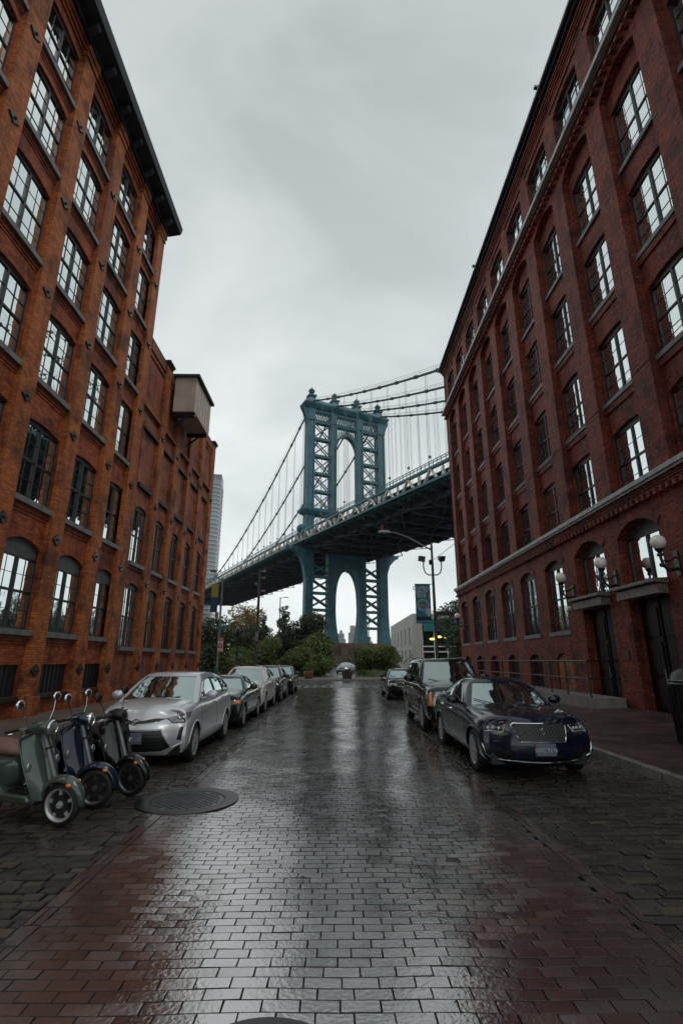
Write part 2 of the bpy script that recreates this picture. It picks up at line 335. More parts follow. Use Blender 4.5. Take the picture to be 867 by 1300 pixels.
# pavements
SW = brickmat('x', (.1, .1, .1), (.1, .1, .1), (.1, .1, .1), (.1, .1, .1))
def slabmat(name, c, rough):
    m, t, b, N, L = newmat(name); tc = N.new('ShaderNodeTexCoord'); br = N.new('ShaderNodeTexBrick'); L.new(tc.outputs['Object'], br.inputs['Vector'])
    br.inputs['Scale'].default_value = 1; br.offset = 0; br.inputs['Brick Width'].default_value = 1.5; br.inputs['Row Height'].default_value = 1.5; br.inputs['Mortar Size'].default_value = .012
    br.inputs['Color1'].default_value = (*c, 1); br.inputs['Color2'].default_value = (*[v * .72 for v in c], 1); br.inputs['Mortar'].default_value = (*[v * .3 for v in c], 1)
    n = N.new('ShaderNodeTexNoise'); n.inputs['Scale'].default_value = 1.7; n.inputs['Detail'].default_value = 9; L.new(tc.outputs['Object'], n.inputs['Vector'])
    r = N.new('ShaderNodeMapRange'); r.inputs['From Min'].default_value = .3; r.inputs['From Max'].default_value = .7; r.inputs['To Min'].default_value = rough - .15; r.inputs['To Max'].default_value = rough + .15
    L.new(n.outputs['Fac'], r.inputs['Value']); L.new(r.outputs[0], b.inputs['Roughness'])
    x = N.new('ShaderNodeMix'); x.data_type = 'RGBA'; x.blend_type = 'MULTIPLY'; x.inputs[0].default_value = .8; L.new(br.outputs['Color'], x.inputs[6]); L.new(n.outputs['Color'], x.inputs[7])
    x2 = N.new('ShaderNodeVectorMath'); x2.operation = 'SCALE'; x2.inputs['Scale'].default_value = 1.7; L.new(x.outputs[2], x2.inputs[0]); L.new(x2.outputs[0], b.inputs['Base Color'])
    bp = N.new('ShaderNodeBump'); bp.inputs['Strength'].default_value = .6; bp.inputs['Distance'].default_value = .006
    n2 = N.new('ShaderNodeTexNoise'); n2.inputs['Scale'].default_value = 50; L.new(tc.outputs['Object'], n2.inputs['Vector'])
    ad = N.new('ShaderNodeMath'); ad.operation = 'SUBTRACT'; L.new(n2.outputs['Fac'], ad.inputs[0]); L.new(br.outputs['Fac'], ad.inputs[1]); L.new(ad.outputs[0], bp.inputs['Height']); L.new(bp.outputs[0], b.inputs['Normal'])
    return m
bpy.data.materials.remove(SW)
SLAB_R = slabmat('brown_slabs', (.075, .045, .042), .42); SLAB_L = slabmat('grey_slabs', (.14, .12, .10), .45)
g = MB(); g.prism([(KR + .15, -.1), (9.7, -.1), (9.7, .26), (KR + .15, .13)], 'y', YS, YE - .3); tag(obj('pavement_east', g, SLAB_R), kind='structure')
g = MB(); g.prism([(-9.2, -.1), (KL - .15, -.1), (KL - .15, .13), (-9.2, .17)], 'y', YS, YE - .3); tag(obj('pavement_west', g, SLAB_L), kind='structure')
KERB = pmat('granite_kerb', (.20, .19, .18), .3, var=.35, vs=5, bump=.5, bs=30)
for nm, a, b in (('kerb_east', KR, KR + .147), ('kerb_west', KL - .147, KL)):
    g = MB(); y = YS
    while y < YE - .3: g.box((a, y + .004, -.1), (b, min(y + 1.8, YE - .3) - .004, .134)); y += 1.8
    tag(obj(nm, g, KERB, bevel=.018), kind='structure')
g = MB(); g.box((-200, 46.5, -.1), (200, 46.65, .12)); y = 0
tag(obj('kerb_north', g, KERB, bevel=.02), kind='structure')
g = MB(); g.box((-200, 46.65, -.1), (200, 53, .115)); tag(obj('pavement_north', g, SLAB_L), kind='structure')
g = MB(); g.box((-1.4, 53, -.1), (3.6, 95, .06)); tag(obj('park_path', g, ASPH), kind='structure')
# manholes
for k, (x, y, r) in enumerate(MH):
    t = thing('manhole_cover', ['large round iron manhole cover beside the scooters on the wet bricks', 'smaller round iron manhole cover in the middle of the road at the very bottom'][k], 'manhole cover', (x, y, 0), 0, 'manhole covers in the brick road')
    g = MB(); g.lathe([(r + .10, -.03), (r + .085, .009), (r + .03, .010), (r * .97, .009), (r * .84, .004), (r * .83, -.012), (r * .02, -.012)], n=48); ring = obj('frame_ring', g, IRON, t, smooth=True)
    g = MB(); g.lathe([(r * .82, -.02), (r * .82, 0), (r * .78, .002), (.001, .003)], n=48)
    for i in range(-9, 10):
        for j in range(-9, 10):
            px, py = i * r * .085, j * r * .085
            if math.hypot(px, py) < r * .74 and (i + j) % 2 == 0: g.box((px - r * .03, py - r * .03, .0), (px + r * .03, py + r * .03, .009))
    obj('lid', g, pmat('cast_iron', (.06, .065, .07), .35, metal=.5, var=.4, vs=8), t)

# ------------------------------------------------------------------ walls with openings (plane at constant x, facing sgn)
def arc_pts(y0, y1, zs, zc, n=10):
    """points of a segmental arch from (y0,zs) over crown zc to (y1,zs)"""
    h = (y1 - y0) / 2; r = zc - zs
    if r <= 0: return [(y0, zs), (y1, zs)]
    Rr = (h * h + r * r) / (2 * r); cz = zc - Rr; cy = (y0 + y1) / 2; a = math.asin(min(1, h / Rr))
    return [(cy + Rr * math.sin(-a + 2 * a * i / n), cz + Rr * math.cos(-a + 2 * a * i / n)) for i in range(n + 1)]
def wall(mb, x, sgn, y0, y1, z0, z1, holes, depth):
    """holes: (y0,y1,z0,zspring,zcrown). sgn: outward normal direction in x. reveal goes inward by depth"""
    ys = sorted({y0, y1, *[h[0] for h in holes], *[h[1] for h in holes]}); zs = sorted({z0, z1, *[h[2] for h in holes], *[h[4] for h in holes]})
    ys = [v for v in ys if y0 <= v <= y1]; zs = [v for v in zs if z0 <= v <= z1]
    for i in range(len(ys) - 1):
        run = None
        for j in range(len(zs) - 1):
            cy = (ys[i] + ys[i+1]) / 2; cz = (zs[j] + zs[j+1]) / 2
            inside = any(h[0] < cy < h[1] and h[2] < cz < h[4] for h in holes)
            if inside: run = None; continue
            mb.quad((x, ys[i], zs[j]), (x, ys[i+1], zs[j]), (x, ys[i+1], zs[j+1]), (x, ys[i], zs[j+1]))
    xi = x - sgn * depth
    for (a, b, c, s, t) in holes:
        P = arc_pts(a, b, s, t)
        for i in range(len(P) - 1):
            if t > s: mb.quad((x, P[i][0], P[i][1]), (x, P[i+1][0], P[i+1][1]), (x, P[i+1][0], t), (x, P[i][0], t))
            mb.quad((x, *P[i]), (x, *P[i+1]), (xi, *P[i+1]), (xi, *P[i]))
        mb.quad((x, a, c), (x, a, s), (xi, a, s), (xi, a, c)); mb.quad((x, b, c), (x, b, s), (xi, b, s), (xi, b, c)); mb.quad((x, a, c), (x, b, c), (xi, b, c), (xi, a, c))
# windows: local frame: y across (centre 0), z up from sill, outward +x
def window_meshes(wd, hs, rise, split=.5, head=0.0, muntin=True, bars=2):
    """returns frame, glass, sill, head meshes"""
    h = hs; W = wd / 2; fr = MB(); f = .055
    top = h - head
    fr.box((-.02, -W, 0), (.06, -W + f, h)); fr.box((-.02, W - f, 0), (.06, W, h)); fr.box((-.02, -W + f, 0), (.055, W - f, f))
    fr.box((-.02, -W + f, top - f), (.055, W - f, top))
    fr.box((-.02, -.045, f), (.065, .045, top - f))
    mz = top * split
    for (a, b) in ((-W + f, -.045), (.045, W - f)):
        fr.box((-.02, a, mz - .035), (.05, b, mz + .035))
        c = (a + b) / 2
        if muntin:
            fr.box((.0, c - .007, f), (.03, c + .007, mz - .035)); fr.box((.0, c - .007, mz + .035), (.03, c + .007, top - f))
            for q in ([.5] if bars == 2 else [.33, .66]):
                for lo, hi in ((f, mz - .035), (mz + .035, top - f)):
                    z = lo + (hi - lo) * q; fr.box((.001, a, z - .007), (.029, b, z + .007))
    gl = MB(); gl.quad((.012, -W + f / 2, f / 2), (.012, W - f / 2, f / 2), (.012, W - f / 2, top), (.012, -W + f / 2, top))
    hd = MB()
    P = arc_pts(-W - .02, W + .02, h, h + rise + .01)
    poly = [(-W - .02, top)] + P + [(W + .02, top)]
    hd.prism(poly, 'x', .0, .045)
    sl = MB(); sl.box((-.02, -W - .10, -.17), (.27, W + .10, -.005))
    return (mesh_from('window', fr.v, fr.f, FRAME), mesh_from('glass', gl.v, gl.f, GLASS), mesh_from('sill', sl.v, sl.f, SILL), mesh_from('head_panel', hd.v, hd.f, FRAME_G))
_wc = {}
def add_window(par, x, y, z, sgn, wd, h, rise, key, glass=None, sill=True, **k):
    kk = (wd, h, rise, tuple(sorted(k.items())))
    if kk not in _wc:
        _wc[kk] = window_meshes(wd, h, rise, **k)
        for m in _wc[kk]: fix_normals(m)
    F, G, SL, HD = _wc[kk]
    o = obj('window', F, None, par, loc=(x, y, z)); o.rotation_euler.z = 0 if sgn > 0 else PI
    gm = G
    if glass is None and random.random() < .22: glass = GLASS_M
    if glass:
        kg = kk + (glass.name,)
        if kg not in _wc: m2 = G.copy(); m2.materials[0] = glass; _wc[kg] = m2
        gm = _wc[kg]
    g = obj('glass', gm, None, o); g.rotation_euler = (0, random.uniform(-.004, .004), random.uniform(-.006, .006))
    if sill: obj('sill', SL, None, o)
    if rise > 0 or k.get('head'): obj('head_panel', HD, None, o)
    return o
def arch_ring(mb, x, sgn, y0, y1, zs, zc, th=.22, pr=.03):
    P = arc_pts(y0, y1, zs, zc); h = (y1 - y0) / 2; r = zc - zs; Rr = (h*h + r*r) / (2*r); c = ((y0 + y1) / 2, zc - Rr)
    Q = [(c[0] + (p[0] - c[0]) * (Rr + th) / Rr, c[1] + (p[1] - c[1]) * (Rr + th) / Rr) for p in P]
    x1 = x + sgn * pr
    for i in range(len(P) - 1):
        mb.quad((x1, *P[i]), (x1, *P[i+1]), (x1, *Q[i+1]), (x1, *Q[i])); mb.quad((x1, *Q[i]), (x1, *Q[i+1]), (x, *Q[i+1]), (x, *Q[i])); mb.quad((x1, *P[i]), (x1, *P[i+1]), (x, *P[i+1]), (x, *P[i]))
    for e in (0, -1): mb.quad((x1, *P[e]), (x1, *Q[e]), (x, *Q[e]), (x, *P[e]))
def anchor_mesh():
    g = MB(); pts = []
    for i in range(8):
        a = PI / 4 * i; r = (.23 if i % 2 == 0 else .13) * (1 if i % 4 == 0 else .78 if i % 2 == 0 else 1); pts.append((r * math.cos(a), r * math.sin(a)))
    g.prism(pts, 'x', 0, .05); g.ball((.06, 0, 0), .05, 8); m = mesh_from('anchor_plate', g.v, g.f, IRON); fix_normals(m); return m
ANCH = anchor_mesh()

# ------------------------------------------------------------------ LEFT (west) tall warehouse
LP, LB, LW = -9.0, -9.17, -9.285
TB = thing('brick_warehouse', 'tall orange brick warehouse with dark overhanging cornice on the scooter side', 'building')
Lc = [19.85 - 2.72 * k for k in range(0, 10)]
rowsL = [(2.60, 4.95, .24, 0), (6.3, 8.65, .11, 1), (10.0, 12.35, .11, 2), (13.5, 15.85, .11, 3), (16.95, 19.3, .11, 4), (20.1, 22.15, .1, 5)]
wwL = 1.80; y0L = Lc[-1] - 1.36; y1L = 21.2; holes = []
for c in Lc:
    for (z0, z1, rs, r) in rowsL: holes.append((c - wwL / 2, c + wwL / 2, z0, z1, z1 + rs))
    holes.append((c - wwL / 2, c + wwL / 2, .75, 1.62, 1.62))
g = MB(); wall(g, LB, 1, y0L, y1L, 0, 23.1, holes, .13)
g.quad((LB, y1L, 0), (-26, y1L, 0), (-26, y1L, 23.1), (LB, y1L, 23.1)); g.quad((LB, y0L, 0), (-26, y0L, 0), (-26, y0L, 23.1), (LB, y0L, 23.1))
for c in Lc:
    for (z0, z1, rs, r) in rowsL:
        arch_ring(g, LB, 1, c - wwL / 2, c + wwL / 2, z1, z1 + rs, .2, .03)
        g.box((LB, c - wwL / 2 - .13, z0 - .33), (LB + .05, c + wwL / 2 + .13, z0 - .175)); g.box((LB, c - wwL / 2 - .13, z0 - .42), (LB + .022, c + wwL / 2 + .13, z0 - .34))
    for q in range(3): g.box((LB, c - 1.0, 22.66 + q * .15), (LB + .06 + .07 * q, c + 1.0, 22.8 + q * .15))
obj('wall', g, BR_L, TB)
for k in range(len(Lc) + 1):
    c = y1L - .41 if k == 0 else Lc[k - 1] - 1.36
    g = MB(); g.box((LB - .002, c - .37, 0), (LP, c + .37, 22.55)); g.box((LB - .002, c - .39, 22.55), (LP + .05, c + .39, 22.8)); g.box((LB - .002, c - .41, 22.8), (LP + .1, c + .41, 23.08)); g.box((LB, c - .44, 0.1), (LP + .06, c + .44, .72))
    obj('pilaster', g, BR_LP, TB)
    for z in (1.45, 5.45, 9.1, 12.7, 16.2, 19.6):
        o = obj('anchor_plate', ANCH, None, TB, loc=(LP, c, z))
for c in Lc:
    for (z0, z1, rs, r) in rowsL:
        if c < -1: continue
        add_window(TB, LW, c, z0, 1, wwL, z1 - z0, rs, 'L', split=.52, head=.28 if r == 0 else 0, bars=2, glass=GLASS if r != 1 else None)
    if c > -1:
        g = MB(); g.box((LW, -wwL / 2, 0), (LW + .03, wwL / 2, .87))
        for q in range(7): g.box((LW + .03, -wwL / 2 + .1 + q * .23, 0), (LW + .06, -wwL / 2 + .125 + q * .23, .87))
        g.box((LW, -wwL / 2 - .1, -.12), (LB + .1, wwL / 2 + .1, -.003)); o = obj('basement_window', g, [FRAME], TB, loc=(0, c, .75))
g = MB(); g.box((-26, y0L, 23.1), (LP + .15, y1L + .03, 23.3)); g.prism([(LP + .1, 23.3), (-8.32, 23.42), (-8.24, 23.7), (-8.24, 23.8), (-9.6, 24.1), (-26, 24.15), (-26, 23.3)], 'y', y0L, y1L + .25)
for y in np.arange(y0L + .6, y1L, 1.36): g.prism([(LP + .12, 23.02), (LP + .2, 23.02), (-8.5, 23.25), (-8.45, 23.4), (LP + .12, 23.36)], 'y', y - .12, y + .12)
obj('cornice', g, DARKMETAL, TB, bevel=.01)
g = MB(); g.quad((-26, y0L, 24.16), (LP, y0L, 24.16), (LP, y1L, 24.16), (-26, y1L, 24.16)); obj('roof', g, DARKMETAL, TB)
# lower annex
AN = thing('brick_annex', 'lower red brick annex with blind upper panels joined to the tall warehouse', 'building')
Ac = [22.62 + 2.52 * k for k in range(5)]; y2 = 34.5; zt = 16.9; holes = []
rowsA = [(2.3, 4.85, .2), (5.95, 8.45, .16)]
for c in Ac:
    for a, b, r in rowsA: holes.append((c - .72, c + .72, a, b, b + r))
g = MB(); wall(g, LB, 1, y1L + .003, y2, 0, zt, holes, .13)
g.quad((LB, y2, 0), (-26, y2, 0), (-26, y2, zt), (LB, y2, zt))
for c in Ac:
    for a, b, r in rowsA:
        arch_ring(g, LB, 1, c - .72, c + .72, b, b + r, .2, .03); g.box((LB, c - .85, a - .3), (LB + .05, c + .85, a - .175))
    # blind panel frames (bricked-up openings)
    wallz = 9.5
    g.box((LB, c - .85, 12.4), (LB + .05, c + .85, 12.75)); g.box((LB, c - .85, 9.62), (LB + .045, c + .85, 9.8))
    g.box((LB, c - .92, 9.8), (LB + .04, c - .74, 12.4)); g.box((LB, c + .74, 9.8), (LB + .04, c + .92, 12.4))
    g.box((LB, c - 1.2, zt - .5), (LB + .12, c + 1.2, zt - .003)); g.box((LB, c - 1.2, zt - .75), (LB + .06, c + 1.2, zt - .503))
g.box((LB, y1L + .003, 13.3), (LP + .003, y2, 13.48)); 
obj('wall', g, BR_A, AN)
for k in range(5):
    c = Ac[k] + 1.26 if k < 4 else y2 - .3
    g = MB(); g.box((LB - .002, c - .36, 0), (LP, c + .36, zt)); g.box((LB, c - .4, .1), (LP + .06, c + .4, .6)); obj('pilaster', g, BR_LP, AN)
    for z in (1.45, 5.2, 9.0, 12.7): obj('anchor_plate', ANCH, None, AN, loc=(LP, c, z))
    g = MB(); g.box((LB, c - .42, zt + .13), (LP + .14, c + .42, zt + .25)); g.box((LB, c - .38, zt), (LP + .06, c + .38, zt + .13)); obj('pilaster_cap', g, DARKMETAL, AN)
    g = MB(); g.box((LB, Ac[k] - .9, 12.28), (LB + .16, Ac[k] + .9, 12.39)); obj('blind_sill', g, DARKMETAL, AN); g = MB(); g.box((LB, Ac[k] - .8, 9.45), (LB + .14, Ac[k] + .8, 9.62)); obj('blind_sill', g, DARKMETAL, AN)
for c in Ac:
    for a, b, r in rowsA: add_window(AN, LW, c, a, 1, 1.44, b - a, r, 'A', split=.5, head=0, bars=2, glass=GLASS_D if c > 27 else GLASS)
g = MB(); g.box((-26, y1L + .003, zt), (LB + .1, y2, zt + .12)); obj('roof', g, DARKMETAL, AN)
# hoist house on the annex
HP = thing('hoist_house', 'beige metal-clad hoist house with dark roof jutting over the street', 'roof hut', (0, 0, 0))
TAN = pmat('tan_sheet_metal', (.42, .35, .30), .45, var=.15, vs=2, bump=.15, bs=8)
g = MB(); xa, xb, ya, yb = -7.8, -9.9, 24.8, 28.0
g.box((LP + .02, ya, 14.8), (xa, yb, 16.9))
for q in range(1, 6): g.box((xa - .001, ya + (yb - ya) * q / 6 - .01, 14.8), (xa + .02, ya + (yb - ya) * q / 6 + .01, 16.9))
obj('cladding', g, TAN, HP)
g = MB(); g.box((LP - .25, ya - .12, 16.903), (xa + .16, yb + .16, 17.06)); obj('roof', g, DARKMETAL, HP)
for yy in (ya + .3, yb - .3): g = MB(); g.box((LP, yy - .1, 14.6), (xa - .02, yy + .1, 14.79)); g.bar((LP + .02, yy, 14.0), (xa - .45, yy, 14.65), .08); obj('beam', g, IRON, HP)

# ------------------------------------------------------------------ RIGHT (east) warehouse
RP, RB, RW, RG = 9.6, 9.90, 10.07, 9.55
RBld = thing('brick_warehouse', 'dark red brick warehouse with arched ground floor and globe lamps', 'building')
Rc = [37.7 - 3.18 * k for k in range(0, 13)]; wwR = 2.0; y1R = 39.6; y0R = Rc[-1] - 1.59
HW = wwR / 2; hs = []; hb = []
doors = [6, 7]
for k, c in enumerate(Rc):
    if k in doors or k in (10, 11): hb.append((c - 1.02, c + 1.02, .1, 3.57, 3.57)); hb.append((c - 1.12, c + 1.12, 4.02, 5.65, 6.08))
    else:
        hb.append((c - .95, c + .95, 2.92, 5.65, 5.95))
        hb.append((c - .78, c + .78, .45, 1.72, 2.02))
g = MB(); wall(g, RG, -1, y0R, y1R, 0, 6.6, hb, .42)
for k, c in enumerate(Rc):
    if k in doors or k in (10, 11): arch_ring(g, RG, -1, c - 1.12, c + 1.12, 5.65, 6.08, .3, .03)
    else: arch_ring(g, RG, -1, c - .95, c + .95, 5.65, 5.95, .25, .03); arch_ring(g, RG, -1, c - .78, c + .78, 1.72, 2.02, .22, .02)
# corbel table below the belt
for q in range(5): g.box((RG - .03 - .035 * q, y0R, 6.6 + q * .075), (RB, y1R + .02, 6.6 + q * .075 + .072))
for y in np.arange(y0R, y1R, .3): g.box((RG - .20, y, 6.45), (RG, y + .13, 6.598))
for q in range(1): pass
g.quad((RG, y1R, 0), (30, y1R, 0), (30, y1R, 27), (RG, y1R, 27)); g.quad((RG, y0R, 0), (30, y0R, 0), (30, y0R, 27), (RG, y0R, 27))
obj('ground_storey_wall', g, BR_R, RBld)
rowsR = [(7.16, 9.45, .14), (10.75, 13.1, .14), (14.5, 16.95, .14), (18.15, 20.7, .14)]
hu = [(c - HW, c + HW, a, b, b + r) for c in Rc for a, b, r in rowsR]
g = MB(); wall(g, RB, -1, y0R, y1R, 6.97, 22.3, hu, .20)
hf = [(c - 1.09, c + 1.09, 6.97, 21.35, 21.75) for c in Rc]
# pilaster frame closes with arches below the upper ledge
for (a, b, c_, s, t) in hf:
    P = arc_pts(a, b, s, t)
    for i in range(len(P) - 1):
        g.quad((RP, *P[i]), (RP, *P[i+1]), (RP, P[i+1][0], 22.3), (RP, P[i][0], 22.3)); g.quad((RP, *P[i]), (RP, *P[i+1]), (RB, *P[i+1]), (RB, *P[i]))
for c in Rc:
    for a, b, r in rowsR[:3]: g.box((RB - .06, c - HW - .12, a - .42), (RB, c + HW + .12, a - .17)) if a > 8 else None
for q in range(4): g.box((RP - .02 - .05 * q, y0R, 22.0 + q * .09), (RB, y1R + .02, 22.0 + q * .09 + .087))
for y in np.arange(y0R, y1R, .34): g.box((RP - .24, y, 21.86), (RP - .003, y + .16, 22.0))
obj('upper_wall', g, BR_R, RBld)
for k in range(len(Rc) + 1):
    c = (Rc[k] + 1.59) if k < len(Rc) else Rc[-1] - 1.59
    hwp = .5
    if k == 0: c = y1R - .35
    g = MB(); g.box((RP, c - .5, 6.97), (RB + .001, c + (.5 if k else .35), 22.0)); obj('pilaster', g, BR_R, RBld)
g = MB(); g.box((RG - .27, y0R, 6.975), (RB, y1R + .12, 7.14)); g.box((RG - .22, y0R, 6.90), (RG - .05, y1R + .1, 6.972)); obj('belt_course', g, LEDGE, RBld, bevel=.02)
g = MB(); g.box((RP - .4, y0R, 22.36), (RB, y1R + .3, 22.52)); g.box((RP - .33, y0R, 22.52), (RB, y1R + .25, 22.72)); obj('upper_ledge', g, LEDGE, RBld, bevel=.02)
# attic storey
ha = [(c - 1.1, c + 1.1, 22.95, 25.15, 25.35) for c in Rc]
g = MB(); wall(g, RP + .05, -1, y0R, y1R, 22.72, 26.6, ha, .30)
for c in Rc: g.box((RP - .01, c - 1.25, 25.62), (RP + .05, c + 1.25, 25.75))
for q in range(4): g.box((RP + .02 - .06 * q, y0R, 26.0 + q * .12), (RP + .4, y1R + .05 * q, 26.0 + q * .12 + .117))
obj('attic_wall', g, BR_R, RBld)
g = MB(); g.box((RP - .28, y0R, 26.6), (30, y1R + .3, 26.78)); g.box((RP - .36, y0R, 26.78), (RP + .1, y1R + .35, 26.9)); obj('roof_coping', g, DARKMETAL, RBld)
g = MB(); g.tube([(RP - .42, y0R, 26.84), (RP - .42, y1R + .4, 26.84)], .07, 8); obj('gutter', g, STEEL, RBld)
for (yy) in (16.5, 27.5):
    g = MB(); g.box((RP - .25, yy, 26.9), (RP + .1, yy + .25, 27.35)); g.box((RP - .5, yy + .05, 27.2), (RP - .252, yy + .2, 27.32)); obj('roof_bracket', g, IRON, RBld)
nw = 0
for k, c in enumerate(Rc):
    if c < 1: continue
    for a, b, r in rowsR: add_window(RBld, RW, c, a, -1, wwR, b - a, r, 'R', split=.5, head=.0, bars=2)
    add_window(RBld, RP + .30, c, 22.95, -1, 2.2, 2.2, .2, 'T', split=.5, head=0, bars=2, sill=False)
    if k in doors or k in (10, 11):
        o = add_window(RBld, RG + .38, c, 4.04, -1, 2.2, 1.6, .4, 'D', split=.99, head=0, muntin=False, sill=False)
        g = MB(); g.prism([(RG - .48, 3.92), (RG - .48, 4.02), (RG, 4.05), (RG, 3.88)], 'y', c - 1.18, c + 1.18); g.box((RG - .34, c - 1.08, 3.6), (RG + .05, c + 1.08, 3.88)); obj('door_canopy', g, pmat('canopy_stone', (.17, .15, .12), .5, var=.4) if k == 6 else bpy.data.materials['canopy_stone'], RBld, bevel=.015)
        g = MB(); g.box((RG + .34, c - 1.01, .1), (RG + .41, c + 1.01, 3.56))
        for s in (-1, 1):
            for zz in ((.35, 1.2), (1.35, 2.3), (2.45, 3.3)): g.box((RG + .30, c + s * .5 - .36, zz[0]), (RG + .342, c + s * .5 + .36, zz[1]))
        g.box((RG + .29, c - .02, .1), (RG + .35, c + .02, 3.5)); d = obj('door', g, DOORM, RBld)
        g = MB(); g.tube([(RG + .25, c + .12, 1.1), (RG + .25, c + .12, 1.5)], .015, 6); obj('handle', g, STEEL, d)
    else:
        add_window(RBld, RG + .22, c, 2.92, -1, 1.9, 2.73, .3, 'G', split=.5, head=.0, bars=2)
        if k == 5:
            g = MB(); P = arc_pts(-.78, .78, 1.27, 1.57); g.prism([(-.78, 0)] + P + [(.78, 0)], 'x', 0, .1); obj('bricked_up_opening', g, BR_RP, RBld, loc=(RG + .07, c, .45))
        else: add_window(RBld, RG + .25, c, .45, -1, 1.56, 1.27, .3, 'B', split=.5, head=0, bars=2, muntin=True, glass=GLASS_D, sill=False)
g = MB(); g.quad((RP, y0R, 26.7), (30, y0R, 26.7), (30, y1R, 26.7), (RP, y1R, 26.7)); obj('roof', g, DARKMETAL, RBld)
# dark backing behind openings of the near (unseen-window) bays
# ramp and railing
rm = thing('entrance_ramp', 'low concrete ramp with black pipe railing along the basement windows', 'ramp')
g = MB(); g.prism([(17.4, .16), (17.4, .55), (30, .55), (33, .2), (33, .16)], 'x', 8.35, 9.5); obj('ramp_slab', g, CONC, rm, bevel=.01)
g = MB()
for y in (17.5, 19.2, 20.6, 22.5, 24.5, 26.5, 28.5, 30.5):
    g.tube([(8.42, y, .5), (8.42, y, 1.72)], .028, 6)
g.tube([(8.42, 17.5, 1.72), (8.42, 31, 1.72)], .03, 6); g.tube([(8.42, 17.5, 1.15), (8.42, 31, 1.15)], .024, 6); g.tube([(8.42, 17.5, .68), (8.42, 31, .68)], .02, 6)
g.tube([(8.42, 17.5, 1.72), (9.5, 17.5, 1.72)], .028, 6); g.tube([(8.42, 17.5, 1.15), (9.5, 17.5, 1.15)], .024, 6)
obj('railing', g, IRON, rm, smooth=True)
# globe lamps
def globe_lamp(y, label, first=[None]):
    if first[0] is None:
        t = thing('globe_wall_lamp', label, 'wall lamp', (RG, y, 4.2), 0, 'white globe lamps on the right warehouse')
        g = MB(); g.tube([(0, 0, 0), (-.3, 0, -.05), (-.42, 0, .08), (-.46, 0, .32), (-.46, 0, .55)], [.05, .045, .04, .04, .045], 8); g.tube([(0, 0, .35), (-.25, 0, .2), (-.4, 0, .22)], .025, 6)
        g.lathe([(.02, .33), (.09, .36), (.09, .4), (.05, .45), (.11, .53), (.13, .56), (.02, .57)], (-.46, 0, 0), 14); g.ball((-.46, 0, .1), .07, 10); g.box((-.04, -.09, -.2), (0, .09, .5)); obj('bracket', g, IRON, t, smooth=True)
        g = MB(); g.ball((-.46, 0, .75), .205, 24); obj('globe', g, GLOBE, t, smooth=True); first[0] = t; return t
    t = first[0].copy(); col.objects.link(t); t.location = (RG, y, 4.2); t['label'] = label
    for c in list(first[0].children): copy_part(c, t)
    return t
globe_lamp(13.75, 'largest white globe lamp nearest the camera beside the second door'); globe_lamp(16.95, 'white globe lamp on the pier between the two dark doorways')
globe_lamp(20.15, 'white globe lamp beside the last arched window before the doors'); globe_lamp(38.3, 'small far white globe lamp on the far corner of the right warehouse')
for (y, z, L_, lb) in ((12.75, 3.85, .42, 'white tube security camera on the wall above the dark doors'), (20.45, 3.75, .1, 'small white dome security camera below the third globe lamp')):
    t = thing('security_camera', lb, 'security camera', (RG, y, z)); g = MB()
    if L_ > .3: g.tube([(-.12, -.1, .03), (-.3, .22, -.03)], .06, 10)
    else: g.ball((-.12, 0, 0), .1, 12)
    obj('housing', g, WHITEP, t, smooth=True); g = MB(); g.tube([(0, 0, 0), (-.14, 0, .02)], .03, 8); g.lathe([(.001, 0), (.08, 0), (.08, -.03)], axis='x', n=12); obj('mount', g, WHITEP, t, smooth=True)
g = MB(); g.box((RG - .03, -.15, -.13), (RG, .15, .16)); o = obj('wall_plaque', g, IRON, loc=(0, 17.0, 1.9)); tag(o, 'small dark metal plaque on the brick pier between the doors', 'plaque')
# ------------------------------------------------------------------ suspension bridge
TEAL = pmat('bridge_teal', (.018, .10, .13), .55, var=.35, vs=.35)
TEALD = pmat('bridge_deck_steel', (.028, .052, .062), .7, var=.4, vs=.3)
PALE = pmat('bridge_pale_panel', (.60, .52, .45), .7, var=.3, vs=.6)
CABLE = pmat('bridge_cable', (.035, .05, .055), .6)
MASON = pmat('pier_masonry', (.11, .07, .06), .8, var=.35, vs=.25)
BRG = thing('suspension_bridge', 'teal steel suspension bridge with arched lattice tower crossing behind the street', 'bridge', (-10.8, 170.6, 0), R(26))
WD = 33.0; DP = 2.5
def zdeck(s): return 40.3 + (2.0 * (1 - (1 - s / 224) ** 2) if s > 0 else .033 * s)
# tower
tw = MB()
cols_ = [(0, 2.8), (9.7, 11.8), (WD - 11.8, WD - 9.7), (WD - 2.8, WD)]
for (a, b) in cols_:
    tw.box((a, 0, 40), (b, DP, 89.5))
    for q in ((a - .12, a + .35), (b - .35, b + .12)): tw.box((q[0], -.3, 40), (q[1], -.003, 89))
    for q in ((a - .12, a + .35), (b - .35, b + .12)): tw.box((q[0], DP + .003, 40), (q[1], DP + .3, 89))
tower = obj('tower', tw, TEAL, BRG)
lg = MB()
def flare(a, b, fl, fr):
    secs = []
    for z in np.linspace(6.5, 38.5, 20):
        t = max(0, (19 - z) / 12.5) ** 2; secs.append((z, a - fl * t, b + fr * t, -fl * t * .4, DP + fl * t * .4))
    return secs
for (a, b, fl, fr) in ((.4, 3.2, .6, .2), (8.9, 11.8, .2, 1.6), (WD - 11.8, WD - 8.9, 1.6, .2), (WD - 3.3, WD + .2, .2, .9)):
    lg.loft(flare(a, b, fl, fr))
    for q in np.linspace(a + .3, b - .3, 4): lg.box((q - .12, -.2, 15), (q + .12, -.003, 38))
obj('lower_leg', lg, TEAL, tower)
lt = None
